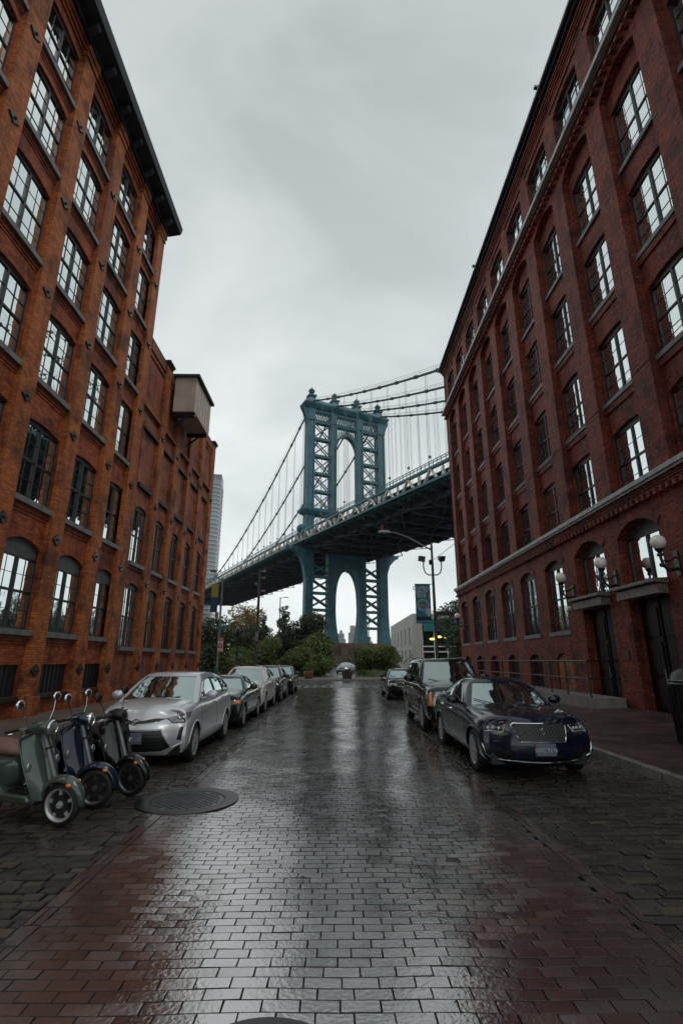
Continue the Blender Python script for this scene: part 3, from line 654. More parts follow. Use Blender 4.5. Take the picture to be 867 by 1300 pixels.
def xpanel(x0, x1, z0, z1, yy, w=.38):
    lt.bar((x0, yy, z0), (x1, yy, z1), w, .3, up=(0, 1, 0)); lt.bar((x0, yy + .35, z1), (x1, yy + .35, z0), w, .3, up=(0, 1, 0))
for (xa_, xb_) in ((2.8, 9.7), (WD - 9.7, WD - 2.8)):
    lt = MB()
    for face in (.35, DP - .75):
        for k in range(5):
            z0 = 53.8 + k * 6.95; xpanel(xa_, xb_, z0 + .5, z0 + 6.5, face); lt.box((xa_, face - .3, z0 - .5), (xb_, face + .5, z0 + .45))
        lt.box((xa_, face - .3, 88.0), (xb_, face + .5, 88.8))
    obj('cross_brace', lt, TEAL, tower); lt = MB()
    for k in range(4):
        z0 = 12.5 + k * 5.7
        for face in (.35, DP - .75): xpanel(xa_ - 1, xb_ + 1, z0 + .4, z0 + 5.3, face, .5); lt.box((xa_ - 1.2, face - .2, z0 - .45), (xb_ + 1.2, face + .5, z0 + .4))
    obj('cross_brace', lt, TEAL, tower)
# arches
ar = MB()
def arch(xl, xr, zsp, zcr, ztop, y0_, y1_, pt=1.0):
    n = 22; xm = (xl + xr) / 2; hw = (xr - xl) / 2; pts = []
    for i in range(n + 1):
        a = PI - PI * i / n; pts.append((xm + hw * math.cos(a), zsp + (zcr - zsp) * math.sin(a) ** pt))
    for i in range(n):
        (x_0, z_0), (x_1, z_1) = pts[i], pts[i + 1]
        d = Vector((x_1 - x_0, 0, z_1 - z_0)); nn = Vector((-d.z, 0, d.x)).normalized() * .9
        ar.quad((x_0, y0_, z_0), (x_1, y0_, z_1), (x_1 + nn.x, y0_, z_1 + nn.z), (x_0 + nn.x, y0_, z_0 + nn.z))
        ar.quad((x_0, y1_, z_0), (x_1, y1_, z_1), (x_1 + nn.x, y1_, z_1 + nn.z), (x_0 + nn.x, y1_, z_0 + nn.z))
        ar.quad((x_0, y0_, z_0), (x_1, y0_, z_1), (x_1, y1_, z_1), (x_0, y1_, z_0))
        ar.quad((x_0 + nn.x, y0_, z_0 + nn.z), (x_1 + nn.x, y0_, z_1 + nn.z), (x_1 + nn.x, y1_, z_1 + nn.z), (x_0 + nn.x, y1_, z_0 + nn.z))
    return pts
arch(11.8, WD - 11.8, 76.5, 84.8, 88, 0, DP)
for s in (0, 1):
    for q in range(5):       # open spandrel struts
        x = 12.5 + q * .8; z = 76.5 + 8.3 * math.sqrt(max(0, 1 - ((WD / 2 - x) / 4.7) ** 2)) + .5
        X = x if s == 0 else WD - x
        for yy in (.4, DP - .6): ar.bar((X, yy, z), (X + (-.9 if s == 0 else .9) * (.2), yy, 88.2), .18); ar.bar((X, yy, z), (X + (.7 if s == 0 else -.7), yy, 88.2), .14)
ar.box((11.8, .1, 88.0), (WD - 11.8, DP - .1, 88.75))
obj('arch', ar, TEAL, tower); ar = MB()
arch(11.8, WD - 11.8, 20, 32.5, 36, -.1, DP + .1, .8)
for zz in np.arange(23, 36, 1.0):
    t = math.sqrt(max(0, 1 - min(1, (zz - 20) / 12.0) ** 2)); x = WD / 2 - (WD / 2 - 11.8) * t - .6
    if x > 11.8: ar.box((11.7, .2, zz), (x, DP, zz + .98)); ar.box((WD - x, .2, zz), (WD - 11.7, DP, zz + .98))
ar.box((11.7, .2, 33.0), (WD - 11.7, DP, 38))
obj('arch', ar, TEAL, tower)
# frieze, cornice, finials, balcony
fz = MB()
for yy in (.05, DP - .4):
    for k in range(30):
        x = .3 + k * (WD - .6) / 30; x2 = x + (WD - .6) / 30
        fz.bar((x, yy, 89.2), (x2, yy, 92.6), .16); fz.bar((x, yy, 92.6), (x2, yy, 89.2), .16); fz.lathe([(.55, 0), (.7, 0)], ((x + x2) / 2, yy, 90.9), 8, 'y')
    fz.box((0, yy - .1, 92.5), (WD, yy + .4, 93.6)); fz.box((0, yy - .1, 88.7), (WD, yy + .4, 89.3))
for (a, b) in cols_: fz.box((a - .1, -.35, 88.8), (b + .1, DP + .35, 93.6))
fz.loft([(93.6, -.6, WD + .6, -.6, DP + .6), (94.3, -1.2, WD + 1.2, -1.1, DP + 1.1), (95.0, -1.8, WD + 1.8, -1.6, DP + 1.6), (95.5, -1.9, WD + 1.9, -1.7, DP + 1.7), (96.2, -1.2, WD + 1.2, -1, DP + 1), (97.0, -.9, WD + .9, -.7, DP + .7)])
for e in (0, 1):   # flared end brackets
    for yy in (0, DP - .6):
        pl = [(0, 86), (0, 94), (-2.3, 95), (-2.2, 93.6), (-1.4, 92.2), (-.7, 90)] if e == 0 else [(WD, 86), (WD + .7, 90), (WD + 1.4, 92.2), (WD + 2.2, 93.6), (WD + 2.3, 95), (WD, 94)]
        fz.prism(pl, 'y', yy, yy + .6)
obj('cornice', fz, TEAL, tower)
CO = [1.8, 11.6, WD - 11.6, WD - 1.8]
for x in CO:
    f = MB(); c0 = (x, DP / 2, 0)
    h_ = DP / 2; f.loft([(zz_, x - w0, x + w0, h_ - w0, h_ + w0) for zz_, w0 in ((97, 1.6), (98.6, 1.1), (98.9, 1.6), (99.5, 1.6), (99.7, .6), (100.3, .4))])
    f.ball((x, DP / 2, 101.4), 1.15, 14); f.lathe([(1.3, 101.3), (1.4, 101.4), (1.3, 101.5)], (x, DP / 2, 0), 16); f.ball((x, DP / 2, 102.8), .3, 8)
    obj('finial', f, TEAL, tower)
bl = MB()
for (xa_, xb_) in ((-1.8, 14.2), (WD - 14.2, WD + 1.8)):
    bl.loft([(51.6, xa_ + 1.4, xb_ - .8, -.6, DP + .6), (52.6, xa_ + .3, xb_, -1.5, DP + 1.5), (53.2, xa_, xb_ + .2, -1.7, DP + 1.7), (53.5, xa_, xb_ + .2, -1.7, DP + 1.7)])
    for x in np.arange(xa_, xb_ + .2, .8): bl.box((x, -1.7, 53.5), (x + .12, -1.6, 54.7))
    bl.box((xa_, -1.72, 54.7), (xb_ + .2, -1.55, 54.85))
bl.ball((-1.0, 1.0, 46.2), 2.0, 14, sc=(1, 1, .8)); bl.ball((WD + 1.0, 1.0, 46.2), 2.0, 14, sc=(1, 1, .8))
bl.loft([(43.5, -1.6, 4.6, -1.2, DP + 1.2), (44.8, -1.9, 4.9, -1.5, DP + 1.5), (45.2, -1.9, 4.9, -1.5, DP + 1.5), (46.5, -.4, 3.9, -.4, DP + .4)])
obj('balcony', bl, TEAL, tower)
# side brackets that carry the deck at the legs
for e in (0, 1):
    bk = MB()
    base = [(.3, 29), (-.4, 33), (-1.5, 35.8), (-3.6, 37.9), (-4.8, 38.6), (-4.8, 39.6), (.3, 39.6)]
    pl = base if e == 0 else [(WD - x, z) for x, z in base][::-1]
    for yy in (0, DP - .5): bk.prism(pl, 'y', yy, yy + .5)
    for i in range(len(base) - 2):
        (p, q) = (base[i], base[i + 1]); f_ = (lambda x: x) if e == 0 else (lambda x: WD - x)
        bk.quad((f_(p[0]), 0, p[1]), (f_(q[0]), 0, q[1]), (f_(q[0]), DP, q[1]), (f_(p[0]), DP, p[1]))
    for k in range(3): bk.bar(((-5.2 if e == 0 else WD + 5.2), 1 + k * 1.5, 38.5), ((-6.0 if e == 0 else WD + 6), 1 + k * 1.5, 40.0), .3)
    obj('bracket', bk, TEAL, tower)
pr = MB(); pr.loft([(0, -6, WD + 7, -7, DP + 7), (3.2, -5.5, WD + 6.5, -6.5, DP + 6.5), (3.2, -4.6, WD + 5.6, -5.6, DP + 5.6), (6.0, -4.2, WD + 5.2, -5.2, DP + 5.2), (6.0, -3.6, WD + 4.6, -4.6, DP + 4.6), (7.2, -3.4, WD + 4.4, -4.4, DP + 4.4)])
for k in range(9): pr.box((-5 + k * 5.2, -6.9, 3.2), (-2.6 + k * 5.2, -6.2, 6.4))
obj('masonry_pier', pr, MASON, BRG)
# deck
S0, S1, STEP = -132, 220, 8.8
dk = MB(); tr = MB(); pn = MB(); pn2 = MB(); rl = MB(); XA, XB = -1.6, WD + 1.6
ss = np.arange(S0, S1 + .1, STEP)
for i in range(len(ss) - 1):
    s0, s1 = float(ss[i]), float(ss[i + 1]); z0, z1 = zdeck(s0), zdeck(s1)
    def slab(xa_, xb_, lo, hi, M): M.add([(xa_,s0,z0+lo),(xb_,s0,z0+lo),(xb_,s1,z1+lo),(xa_,s1,z1+lo),(xa_,s0,z0+hi),(xb_,s0,z0+hi),(xb_,s1,z1+hi),(xa_,s1,z1+hi)], [(3,2,1,0),(4,5,6,7),(0,1,5,4),(1,2,6,5),(2,3,7,6),(3,0,4,7)])
    slab(XA + .4, XB - .4, .05, .35, dk)                       # lower floor
    slab(2.5, WD - 2.5, 4.7, 5.0, dk)                            # upper roadway
    dk.prism([(XA, z0 + .04), (XA, z0 - .6), (2.5, z0 - 2.2), (WD - 2.5, z0 - 2.2), (XB, z0 - .6), (XB, z0 + .04)], 'y', s0 - .18, s0 + .18); dk.box((2.5, s0 - .5, z0 - 2.4), (WD - 2.5, s0 + .5, z0 - 2.25))
    dk.box((XA, s0 + STEP / 2 - .12, (z0 + z1) / 2 - .9), (XB, s0 + STEP / 2 + .12, (z0 + z1) / 2 + .04))
    for x in (2.5, 8.2, 12.6, 17.25, WD - 12.6, WD - 8.2, WD - 2.5): slab(x - .15, x + .15, -1.5, .04, dk)
    if i % 2 == 0 and i + 2 < len(ss):
        zz = zdeck(float(ss[i + 2])); 
        for (xa_, xb_) in ((XA + .5, 12), (12, WD - 12), (WD - 12, XB - .5)):
            dk.bar((xa_, s0, z0 - 2.1), (xb_, s0 + 2 * STEP, zz - 2.1), .3, .2); dk.bar((xb_, s0, z0 - 2.15), (xa_, s0 + 2 * STEP, zz - 2.15), .3, .2)
    for x in (XA, XA + 9.5, XB - 9.5, XB):
        for lo, hi, w_ in ((0, .65, .35), (4.0, 4.6, .35)): slab(x - w_, x + w_, lo, hi, tr)
        tr.bar((x, s0, z0 + .4), (x, s0, z0 + 4.2), .3)
        m_ = s0 + STEP / 2; zm = (z0 + z1) / 2
        P = pn if x == XA else pn2 if x == XB else tr
        for sg in (-1, 1):
            P.bar((x - (.02 if x == XA else 0), m_ + sg * .25, zm + 4.0), (x, m_ + sg * (STEP / 2 - 1.4), (z0 if sg < 0 else z1) + .6), .35, .62, up=(1, 0, 0))
        P.bar((x, s0, z0 + .9), (x, s0, z0 + 3.7), .36, .6)
    for x in (XA - .3, XB + .3):
        for lo in (5.7, 5.2): slab(x - .08, x + .08, lo, lo + .12, rl)
        for q in range(6): sq = s0 + q * STEP / 6; rl.box((x - .06, sq - .06, zdeck(sq) + 4.6), (x + .06, sq + .06, zdeck(sq) + 5.75))
    for x in (XA - 1.0, XB + 1.0):                              # outer footway
        slab(x - .7, x + .7, .3, .5, tr); slab(x - (.75 if x < 0 else -.62), x + (.75 if x > 0 else -.62), .2, .75, tr)
        slab(x - (.72 if x < 0 else -.66), x + (.72 if x > 0 else -.66), 1.55, 1.65, rl)
        xo = x - .69 if x < 0 else x + .69
        for q in range(6): sq = s0 + q * STEP / 6; rl.box((xo - .05, sq - .05, zdeck(sq) + .5), (xo + .05, sq + .05, zdeck(sq) + 1.6))
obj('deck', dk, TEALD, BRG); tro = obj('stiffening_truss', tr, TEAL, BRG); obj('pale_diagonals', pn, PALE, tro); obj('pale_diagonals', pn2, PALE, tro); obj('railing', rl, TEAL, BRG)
# cables and hangers
def zc(s): return (43.6 + 53.0 * (1 - s / 224) ** 2) if s > 0 else max(96.6 + .445 * s + .00077 * s * s, 43)
hang_left = 100
HANGM = pmat('hanger_rope', (.11, .12, .125), .7)
stuff = MB()
cand = []
for ci, x in enumerate(CO):
    c = MB(); c.tube([(x, s, zc(s)) for s in np.linspace(S0, S1, 60)], .33, 8)
    for s in np.arange(-128, 220, 5.5 * 1.6): c.tube([(x, s - .5, zc(s - .5)), (x, s + .5, zc(s + .5))], .5, 8)
    for yy in (.45, -.45): c.tube([(x + yy, s, zc(s) + 1.15) for s in np.linspace(S0, S1, 60)], .035, 4)
    co = obj('main_cable', c, CABLE, BRG, smooth=True)
    for s in np.arange(-123.2, 219, 8.8):
        if abs(s) > 4: cand.append((co, x, float(s)))
cand.sort(key=lambda a: (a[2] > 125, a[2] < -95))
for i, (co, x, s) in enumerate(cand):
    hm = MB() if i < 100 else stuff; zt_ = zc(s) - .3; zb_ = zdeck(s) + 4.2
    for d in (-.28, .28): hm.tube([(x, s + d, zb_), (x, s + d, zt_)], .045, 4, cap=False)
    if s < 0 or True: hm.ball((x, s, zb_ + 5.0), .42, 6)
    if i < 100: obj('hanger', hm, HANGM, co)
tag(obj('hanger_ropes', stuff, HANGM, BRG), kind='stuff')

# ------------------------------------------------------------------ far background
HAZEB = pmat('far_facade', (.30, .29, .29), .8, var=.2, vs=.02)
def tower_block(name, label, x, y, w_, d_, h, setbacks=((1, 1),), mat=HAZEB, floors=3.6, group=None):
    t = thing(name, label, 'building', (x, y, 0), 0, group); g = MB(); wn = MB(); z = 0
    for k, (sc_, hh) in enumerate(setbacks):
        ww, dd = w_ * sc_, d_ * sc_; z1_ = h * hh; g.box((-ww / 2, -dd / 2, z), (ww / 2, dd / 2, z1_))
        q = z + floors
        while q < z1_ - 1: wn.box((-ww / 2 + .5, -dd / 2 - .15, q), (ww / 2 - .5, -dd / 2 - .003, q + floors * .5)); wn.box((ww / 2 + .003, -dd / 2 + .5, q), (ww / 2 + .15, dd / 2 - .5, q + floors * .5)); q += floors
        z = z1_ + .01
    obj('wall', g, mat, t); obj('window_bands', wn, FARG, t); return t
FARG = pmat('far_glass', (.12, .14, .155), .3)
sk = [(14, 1500, 26, 26, 84, ((1, .7), (.7, .9), (.3, 1.0))), (46, 1450, 24, 24, 95, ((1, .8), (.6, 1))), (68, 1550, 30, 20, 74, ((1, 1),)), (-8, 1600, 30, 24, 62, ((1, .9), (.5, 1))), (94, 1500, 22, 22, 66, ((1, .8), (.6, 1))),
      (-66, 1500, 26, 26, 100, ((1, .85), (.6, 1))), (-95, 1450, 34, 24, 76, ((1, 1),)), (140, 1500, 28, 26, 92, ((1, .7), (.6, 1))), (176, 1550, 40, 26, 58, ((1, 1),)), (240, 1450, 34, 30, 80, ((1, 1),)), (-140, 1500, 36, 30, 64, ((1, 1),))]
skl = ['slim stepped far tower left of centre seen through the lower bridge arch', 'tallest stepped far tower seen through the lower bridge arch', 'plain flat-topped far tower at the right inside the lower bridge arch', 'low broad far block at the left inside the lower bridge arch', 'far stepped block behind the right lattice of the bridge tower',
       'far stepped tower behind the left lattice of the bridge leg', 'flat-topped far block behind the left bridge leg', 'far stepped tower beside the right bridge leg', 'low far flat block just right of the bridge tower', 'far flat-topped tower behind the white park building', 'low far flat block behind the park trees']
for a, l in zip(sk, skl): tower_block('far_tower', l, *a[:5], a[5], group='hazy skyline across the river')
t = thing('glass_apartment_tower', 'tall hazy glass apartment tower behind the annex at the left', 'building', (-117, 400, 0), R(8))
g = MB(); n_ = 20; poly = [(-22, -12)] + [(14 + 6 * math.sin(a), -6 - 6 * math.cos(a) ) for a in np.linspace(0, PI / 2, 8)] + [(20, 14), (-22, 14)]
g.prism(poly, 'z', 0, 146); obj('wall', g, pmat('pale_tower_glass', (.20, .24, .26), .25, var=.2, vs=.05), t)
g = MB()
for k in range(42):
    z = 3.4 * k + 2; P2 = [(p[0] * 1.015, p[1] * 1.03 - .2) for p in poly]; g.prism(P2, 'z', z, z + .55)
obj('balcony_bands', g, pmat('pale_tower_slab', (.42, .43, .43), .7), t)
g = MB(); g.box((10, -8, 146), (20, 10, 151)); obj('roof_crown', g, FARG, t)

# ------------------------------------------------------------------ white park building
PB = thing('park_pavilion', 'pale grey two-storey building with slot windows and a lit glass entrance', 'building', (9.0, 60, 0))
PW = pmat('pale_render', (.42, .41, .39), .7, var=.12, vs=.5, bump=.2)
hol = [(3 + 3.9 * k + dy, 3 + 3.9 * k + dy + .9, z0, z1, z1) for k in range(6) for dy in (0,) for z0, z1 in ((1.2, 2.9), (3.5, 5.6))]
g = MB(); wall(g, 0, -1, 0, 25, 0, 7.0, hol, .35)
g.quad((.0, 0, 0), (1.0, 0, 0), (1.0, 0, 7), (0, 0, 7)); g.box((1.0, 0, 6.4), (15, .5, 7.0)); g.box((0.003, .5, 6.99), (15, 25, 7.05)); g.quad((0, 25, 0), (15, 25, 0), (15, 25, 7), (0, 25, 7)); g.box((8.5, .1, 0), (15, .5, 6.4))
obj('wall', g, PW, PB)
for h in hol:
    q = MB(); q.quad((.33, -.45, 0), (.33, .45, 0), (.33, .45, h[3] - h[2]), (.33, -.45, h[3] - h[2])); q.box((.25, -.03, 0), (.32, .03, h[3] - h[2])); obj('window', q, [GLASS_D], PB, loc=(0, (h[0] + h[1]) / 2, h[2]))
g = MB(); g.box((1.0, .35, 0), (8.5, .4, 6.39)); obj('entrance_glass', g, glassmat('entrance_glass', (.4, .6, .55), .25, base=(.01, .03, .025)), PB)
g = MB()
for x in (1.0, 2.4, 3.9, 5.4, 6.9, 8.44): g.box((x, .24, 0), (x + .13, .349, 6.39))
for z in (0, 2.6, 3.2): g.box((1.131, .25, z), (8.44, .345, z + .14))
obj('mullions', g, WHITEP, PB)
g = MB(); g.box((1.2, .05, 5.0), (7.8, .2, 6.3)); obj('teal_panel', g, pmat('teal_panel', (.02, .2, .2), .5), PB)
g = MB()
for (x, z) in ((2.2, 4.1), (3.0, 4.35), (3.9, 4.3), (5.0, 4.4), (7.6, 4.5)): g.ball((x, .17, z), .22, 10, sc=(1.5, .5, .6))
obj('ceiling_lamp', g, pmat('lit_lamp', (.9, .6, .15), .5, emit=(1, .62, .12, 2.2)), PB)
t = thing('stair_rail', 'thin grey handrail of the steps beside the pale building', 'handrail', (6.7, 59, 0)); g = MB(); g.tube([(0, 0, .9), (2.0, 0, 2.3)], .04, 6)
for k in range(3): g.tube([(k * .95 + .05, 0, 0), (k * .95 + .05, 0, .95 + k * .66)], .03, 6)
obj('rail', g, STEEL, t)
t = thing('low_steps', 'low pale concrete steps rising to the pale building', 'steps', (6.9, 59.4, 0)); g = MB()
for k in range(7): g.box((k * .28, 0, .06), (2.2, 1.2, .2 + k * .14))
obj('steps', g, CONC, t)

# ------------------------------------------------------------------ vegetation
def leafmat(name, cs):
    m, t, b, N, L = newmat(name); g = N.new('ShaderNodeNewGeometry'); r = N.new('ShaderNodeValToRGB')
    r.color_ramp.elements[0].color = (*cs[0], 1); r.color_ramp.elements[1].color = (*cs[-1], 1)
    for i, c in enumerate(cs[1:-1]): e = r.color_ramp.elements.new((i + 1) / (len(cs) - 1)); e.color = (*c, 1)
    L.new(g.outputs['Random Per Island'], r.inputs[0]); L.new(r.outputs[0], b.inputs['Base Color']); S(b, Roughness=.45)
    tr_ = N.new('ShaderNodeBsdfTranslucent'); L.new(r.outputs[0], tr_.inputs[0]); mi = N.new('ShaderNodeMixShader'); mi.inputs[0].default_value = .4
    L.new(b.outputs[0], mi.inputs[1]); L.new(tr_.outputs[0], mi.inputs[2]); L.new(mi.outputs[0], N['Material Output'].inputs[0]); return m
LFD = leafmat('dark_leaves', [(.028, .048, .024), (.055, .085, .034), (.016, .03, .018), (.075, .105, .045)])
LFM = leafmat('green_leaves', [(.07, .12, .035), (.14, .20, .05), (.04, .08, .03), (.20, .26, .07)])
LFB = leafmat('bright_leaves', [(.07, .12, .03), (.14, .19, .045), (.05, .085, .03), (.20, .25, .07)])
LFG = leafmat('greygreen_leaves', [(.06, .095, .065), (.09, .14, .095), (.035, .06, .042), (.13, .18, .12)])
LFA = leafmat('autumn_leaves', [(.19, .11, .03), (.27, .17, .05), (.13, .09, .03), (.10, .11, .03)])
BARK = pmat('bark', (.06, .045, .035), .85, var=.4, vs=5, bump=.8, bs=20)
def leaves(clumps, n, size):
    tot = sum(c[3] * c[4] * c[5] for c in clumps) ; Ps = []
    for (cx, cy, cz, rx, ry, rz) in clumps:
        k = max(20, int(n * rx * ry * rz / tot)); d = rng.normal(size=(k, 3)); d /= np.linalg.norm(d, axis=1)[:, None]
        r = rng.uniform(.55, 1.06, k) ** .8; bump = 1 + .22 * np.sin(d[:, 0] * 6 + cx * 3) * np.sin(d[:, 1] * 5 + cy) * np.cos(d[:, 2] * 7 + cz)
        Ps.append(np.array([cx, cy, cz]) + d * (r * bump)[:, None] * np.array([rx, ry, rz]))
    C = np.vstack(Ps); k = len(C); a = rng.normal(size=(k, 3)); a /= np.linalg.norm(a, axis=1)[:, None]; b = rng.normal(size=(k, 3)); b -= a * (a * b).sum(1)[:, None]; b /= np.linalg.norm(b, axis=1)[:, None]
    s = size * rng.uniform(.6, 1.3, k)[:, None]
    P = np.stack([C - a * s, C - b * s * .5, C + a * s, C + b * s * .5], 1).reshape(-1, 3); return P, np.arange(k * 4).reshape(-1, 4)
def tree(name, label, cat, x, y, h, w_, mat, n=5000, size=.17, trunk=.3, z0=None, nc=16, shape='round', group=None, z_ground=0.0):
    t = thing(name, label, cat, (x, y, z_ground), 0, group); cl = []; z0 = h * .3 if z0 is None else z0; br = MB()
    for k in range(nc):
        a = random.uniform(0, 2 * PI); q = (k + .5) / nc; zz = z0 + (h - z0) * (q * .92 + .04)
        if shape == 'round': rr = math.sin(PI * min(.97, max(.12, q))) ** .6
        elif shape == 'cone': rr = 1 - q * .85
        else: rr = 1 - .25 * q
        d = rr * w_ / 2 * random.uniform(.35, .85); cr_ = w_ * random.uniform(.13, .24) * (1 if shape != 'cone' else max(.35, 1 - q * .7))
        cx, cy = d * math.cos(a), d * math.sin(a); cl.append((cx, cy, min(zz, h - cr_ * .5), cr_ * 1.15, cr_ * 1.15, cr_ * .8))
        br.tube([(0, 0, max(.3, zz * .45)), (cx * .5, cy * .5, zz * .8), (cx, cy, zz)], [trunk * .35, trunk * .2, .02], 5)
    P, F = leaves(cl, n, size)
    br.tube([(0, 0, -.1), (random.uniform(-.1, .1), 0, h * .3), (random.uniform(-.3, .3), .1, h * .6), (0, 0, h * .85)], [trunk * .6, trunk * .42, trunk * .25, .03], 8)
    obj('trunk', br, BARK, t, smooth=True); obj('crown', np_mesh('crown', P, F, mat), None, t); return t
PG = 'trees and shrubs of the park beyond the street'
tree('park_tree', 'dark dense tree behind the sign pole at the corner of the annex', 'tree', -13.6, 56, 5.8, 7, LFD, 6500, .16, group=PG)
tree('park_tree', 'dark tree between the sign pole and the wooden utility pole', 'tree', -9.6, 60, 5.4, 6.5, LFD, 6500, .16, group=PG, z0=.8)
tree('autumn_tree', 'yellow-brown autumn tree rising behind the dark park trees', 'tree', -13.4, 74, 9.2, 7.5, LFA, 7000, .17, group=PG, z0=3)
tree('park_tree', 'tallest grey-green tree with a pointed top in front of the bridge leg', 'tree', -6.6, 64, 8.5, 5.2, LFG, 8000, .15, group=PG, shape='cone', z0=2, nc=22)
tree('park_tree', 'broad grey-green tree just right of the tallest pointed tree', 'tree', -3.6, 63, 7.0, 6.2, LFD, 9000, .16, group=PG, z0=1, nc=20)
tree('park_tree', 'lower dark green tree sloping down beside the park path', 'tree', -1.9, 60, 4.7, 4.4, LFM, 6500, .15, group=PG, z0=.5, nc=18)
tree('park_tree', 'small pointed grey-green tree left of the tallest park tree', 'tree', -9.4, 68, 7.6, 3.4, LFG, 4000, .15, group=PG, shape='cone', z0=2)
tree('shrub', 'bright green shrub mound behind the white parked car', 'shrub', -7.3, 56, 3.9, 4.6, LFB, 5500, .13, group=PG, z0=.4)
tree('shrub', 'bright green shrub under the wooden utility pole', 'shrub', -10.4, 54.5, 2.9, 4.4, LFM, 5000, .13, group=PG, z0=.3)
tree('shrub', 'rounded green shrub in front of the broad park tree', 'shrub', -4.0, 55.5, 2.9, 4.4, LFB, 5000, .13, group=PG, z0=.2)
tree('shrub', 'dark low shrub at the left edge of the park path', 'shrub', -1.9, 54.8, 2.2, 3.4, LFM, 4500, .12, group=PG, z0=.1)
tree('shrub', 'dark shrub beside the foot of the sign pole', 'shrub', -13.8, 53.6, 2.4, 4.4, LFD, 4500, .13, group=PG, z0=.1)
tree('shrub', 'big rounded green shrub just right of the park path', 'shrub', 3.7, 62, 3.2, 4.0, LFB, 6500, .12, group=PG, z0=.3, nc=20)
tree('shrub', 'big rounded green shrub with pale trunk beside the pale building', 'shrub', 6.2, 61, 3.2, 4.4, LFM, 6500, .12, group=PG, z0=.5, nc=20)
tree('park_tree', 'dark leafy tree standing before the pale building beside the right warehouse', 'tree', 13.4, 54, 7.9, 6.4, LFG, 11000, .14, group=PG, z0=1.6, nc=24)
tree('park_tree', 'lower dark tree partly hidden by the far corner of the right warehouse', 'tree', 16.2, 52, 6.2, 5.6, LFD, 7000, .14, group=PG, z0=1.2, nc=20)
P, F = leaves([(x, 96 + random.uniform(-4, 4), 1.0, 5, 3, random.uniform(1.8, 3.0)) for x in np.arange(-60, 60, 5) if not -2 < x < 4], 22000, .25)
tag(obj('far_undergrowth', np_mesh('far_undergrowth', P, F, LFD), None), kind='stuff')
P, F = leaves([(x, 53.9 + random.uniform(-.2, .3), .3, 1.6, .7, .45) for x in np.arange(-26, -2.5, 1.6)] + [(x, 57.5, .3, 1.5, .8, .45) for x in np.arange(3.2, 9, 1.5)], 9000, .07)
tag(obj('ground_cover', np_mesh('ground_cover', P, F, LFM), None), kind='stuff')
# fallen leaves
V = []; 
def leafcard(x, y, z, s): 
    a = random.uniform(0, PI); c_, s_ = math.cos(a) * s, math.sin(a) * s; return [(x - c_, y - s_, z), (x + s_ * .5, y - c_ * .5, z + .004), (x + c_, y + s_, z), (x - s_ * .5, y + c_ * .5, z + .006)]
for k in range(240):
    side = random.random(); y = random.uniform(3, 26)
    if side < .5: x = random.uniform(XR + .1, KR - .05); z = .012
    elif side < .62: x = random.uniform(KR + .2, 8.6); z = .13 + (x - KR - .15) * .028 + .006
    elif side < .95: x = random.uniform(KL + .05, XL - .1); z = .012
    else: x = random.uniform(XL, XR); z = .01
    V += leafcard(x, y, z, random.uniform(.018, .04))
tag(obj('fallen_leaves', np_mesh('fallen_leaves', np.array(V), np.arange(len(V)).reshape(-1, 4), leafmat('fallen', [(.16, .09, .03), (.22, .15, .04), (.09, .05, .03)])), None), kind='stuff')

# ------------------------------------------------------------------ text helper
FONT_BM = {}
def text_mesh(body, size, ext=.003, bold=.0):
    cu = bpy.data.curves.new('t', 'FONT'); cu.body = body; cu.size = size; cu.extrude = ext; cu.align_x = 'CENTER'; cu.align_y = 'CENTER'; cu.offset = bold; cu.space_line = .85
    o = bpy.data.objects.new('t', cu); col.objects.link(o); dg = bpy.context.evaluated_depsgraph_get(); dg.update()
    me = bpy.data.meshes.new_from_object(o.evaluated_get(dg)); bpy.data.objects.remove(o); bpy.data.curves.remove(cu); return me
def text(name, body, size, mat, parent, loc, rot, ext=.003, bold=0.0, sx=1):
    me = text_mesh(body, size, ext, bold); me.materials.clear(); me.materials.append(mat)
    o = bpy.data.objects.new(name, me); col.objects.link(o); o.parent = parent; o.location = loc; o.rotation_euler = rot; o.scale = (sx, 1, 1); return o
# ------------------------------------------------------------------ street lamp with banner
SL = thing('street_lamp', 'tall grey street lamp with two floodlights, mast arm and a blue banner', 'street lamp', (5.35, 27.6, .13))
POLE = pmat('lamp_pole_paint', (.055, .06, .062), .4, metal=.3, var=.3, vs=3)
g = MB(); g.lathe([(.2, 0), (.2, .12), (.16, .2), (.13, .55), (.095, .6), (.085, 4), (.06, 7.95), (.001, 8.0)], n=14); obj('pole', g, POLE, SL, smooth=True)
g = MB(); g.tube([(0, 0, 7.55), (-.6, 0, 7.9), (-1.4, 0, 8.35), (-2.0, 0, 8.55), (-2.5, 0, 8.62)], [.045, .04, .035, .03, .03], 8); obj('mast_arm', g, pmat('pale_arm_steel', (.30, .32, .33), .4), SL, smooth=True)
g = MB(); g.loft([(8.54, -2.6, -2.3, -.05, .05), (8.57, -3.0, -2.3, -.1, .1), (8.66, -2.95, -2.35, -.08, .08), (8.70, -2.8, -2.45, -.04, .04)]); lh = obj('lamp_head', g, pmat('pale_lamp_head', (.4, .42, .44), .4), SL, bevel=.01)
g = MB(); g.lathe([(.04, 8.7), (.05, 8.74), (.045, 8.98), (.02, 9.02), (.001, 9.03)], (-2.75, 0, 0), 10); obj('red_cap_lamp', g, pmat('red_lens', (.55, .03, .03), .3), lh, smooth=True)
g = MB(); pts = [(-.5, 0, 6.95), (-.5, 0, 6.55), (-.42, 0, 6.28), (-.25, 0, 6.15), (.25, 0, 6.15), (.42, 0, 6.28), (.5, 0, 6.55), (.5, 0, 6.95)]; g.tube(pts, .035, 8); obj('floodlight_bracket', g, POLE, SL, smooth=True)
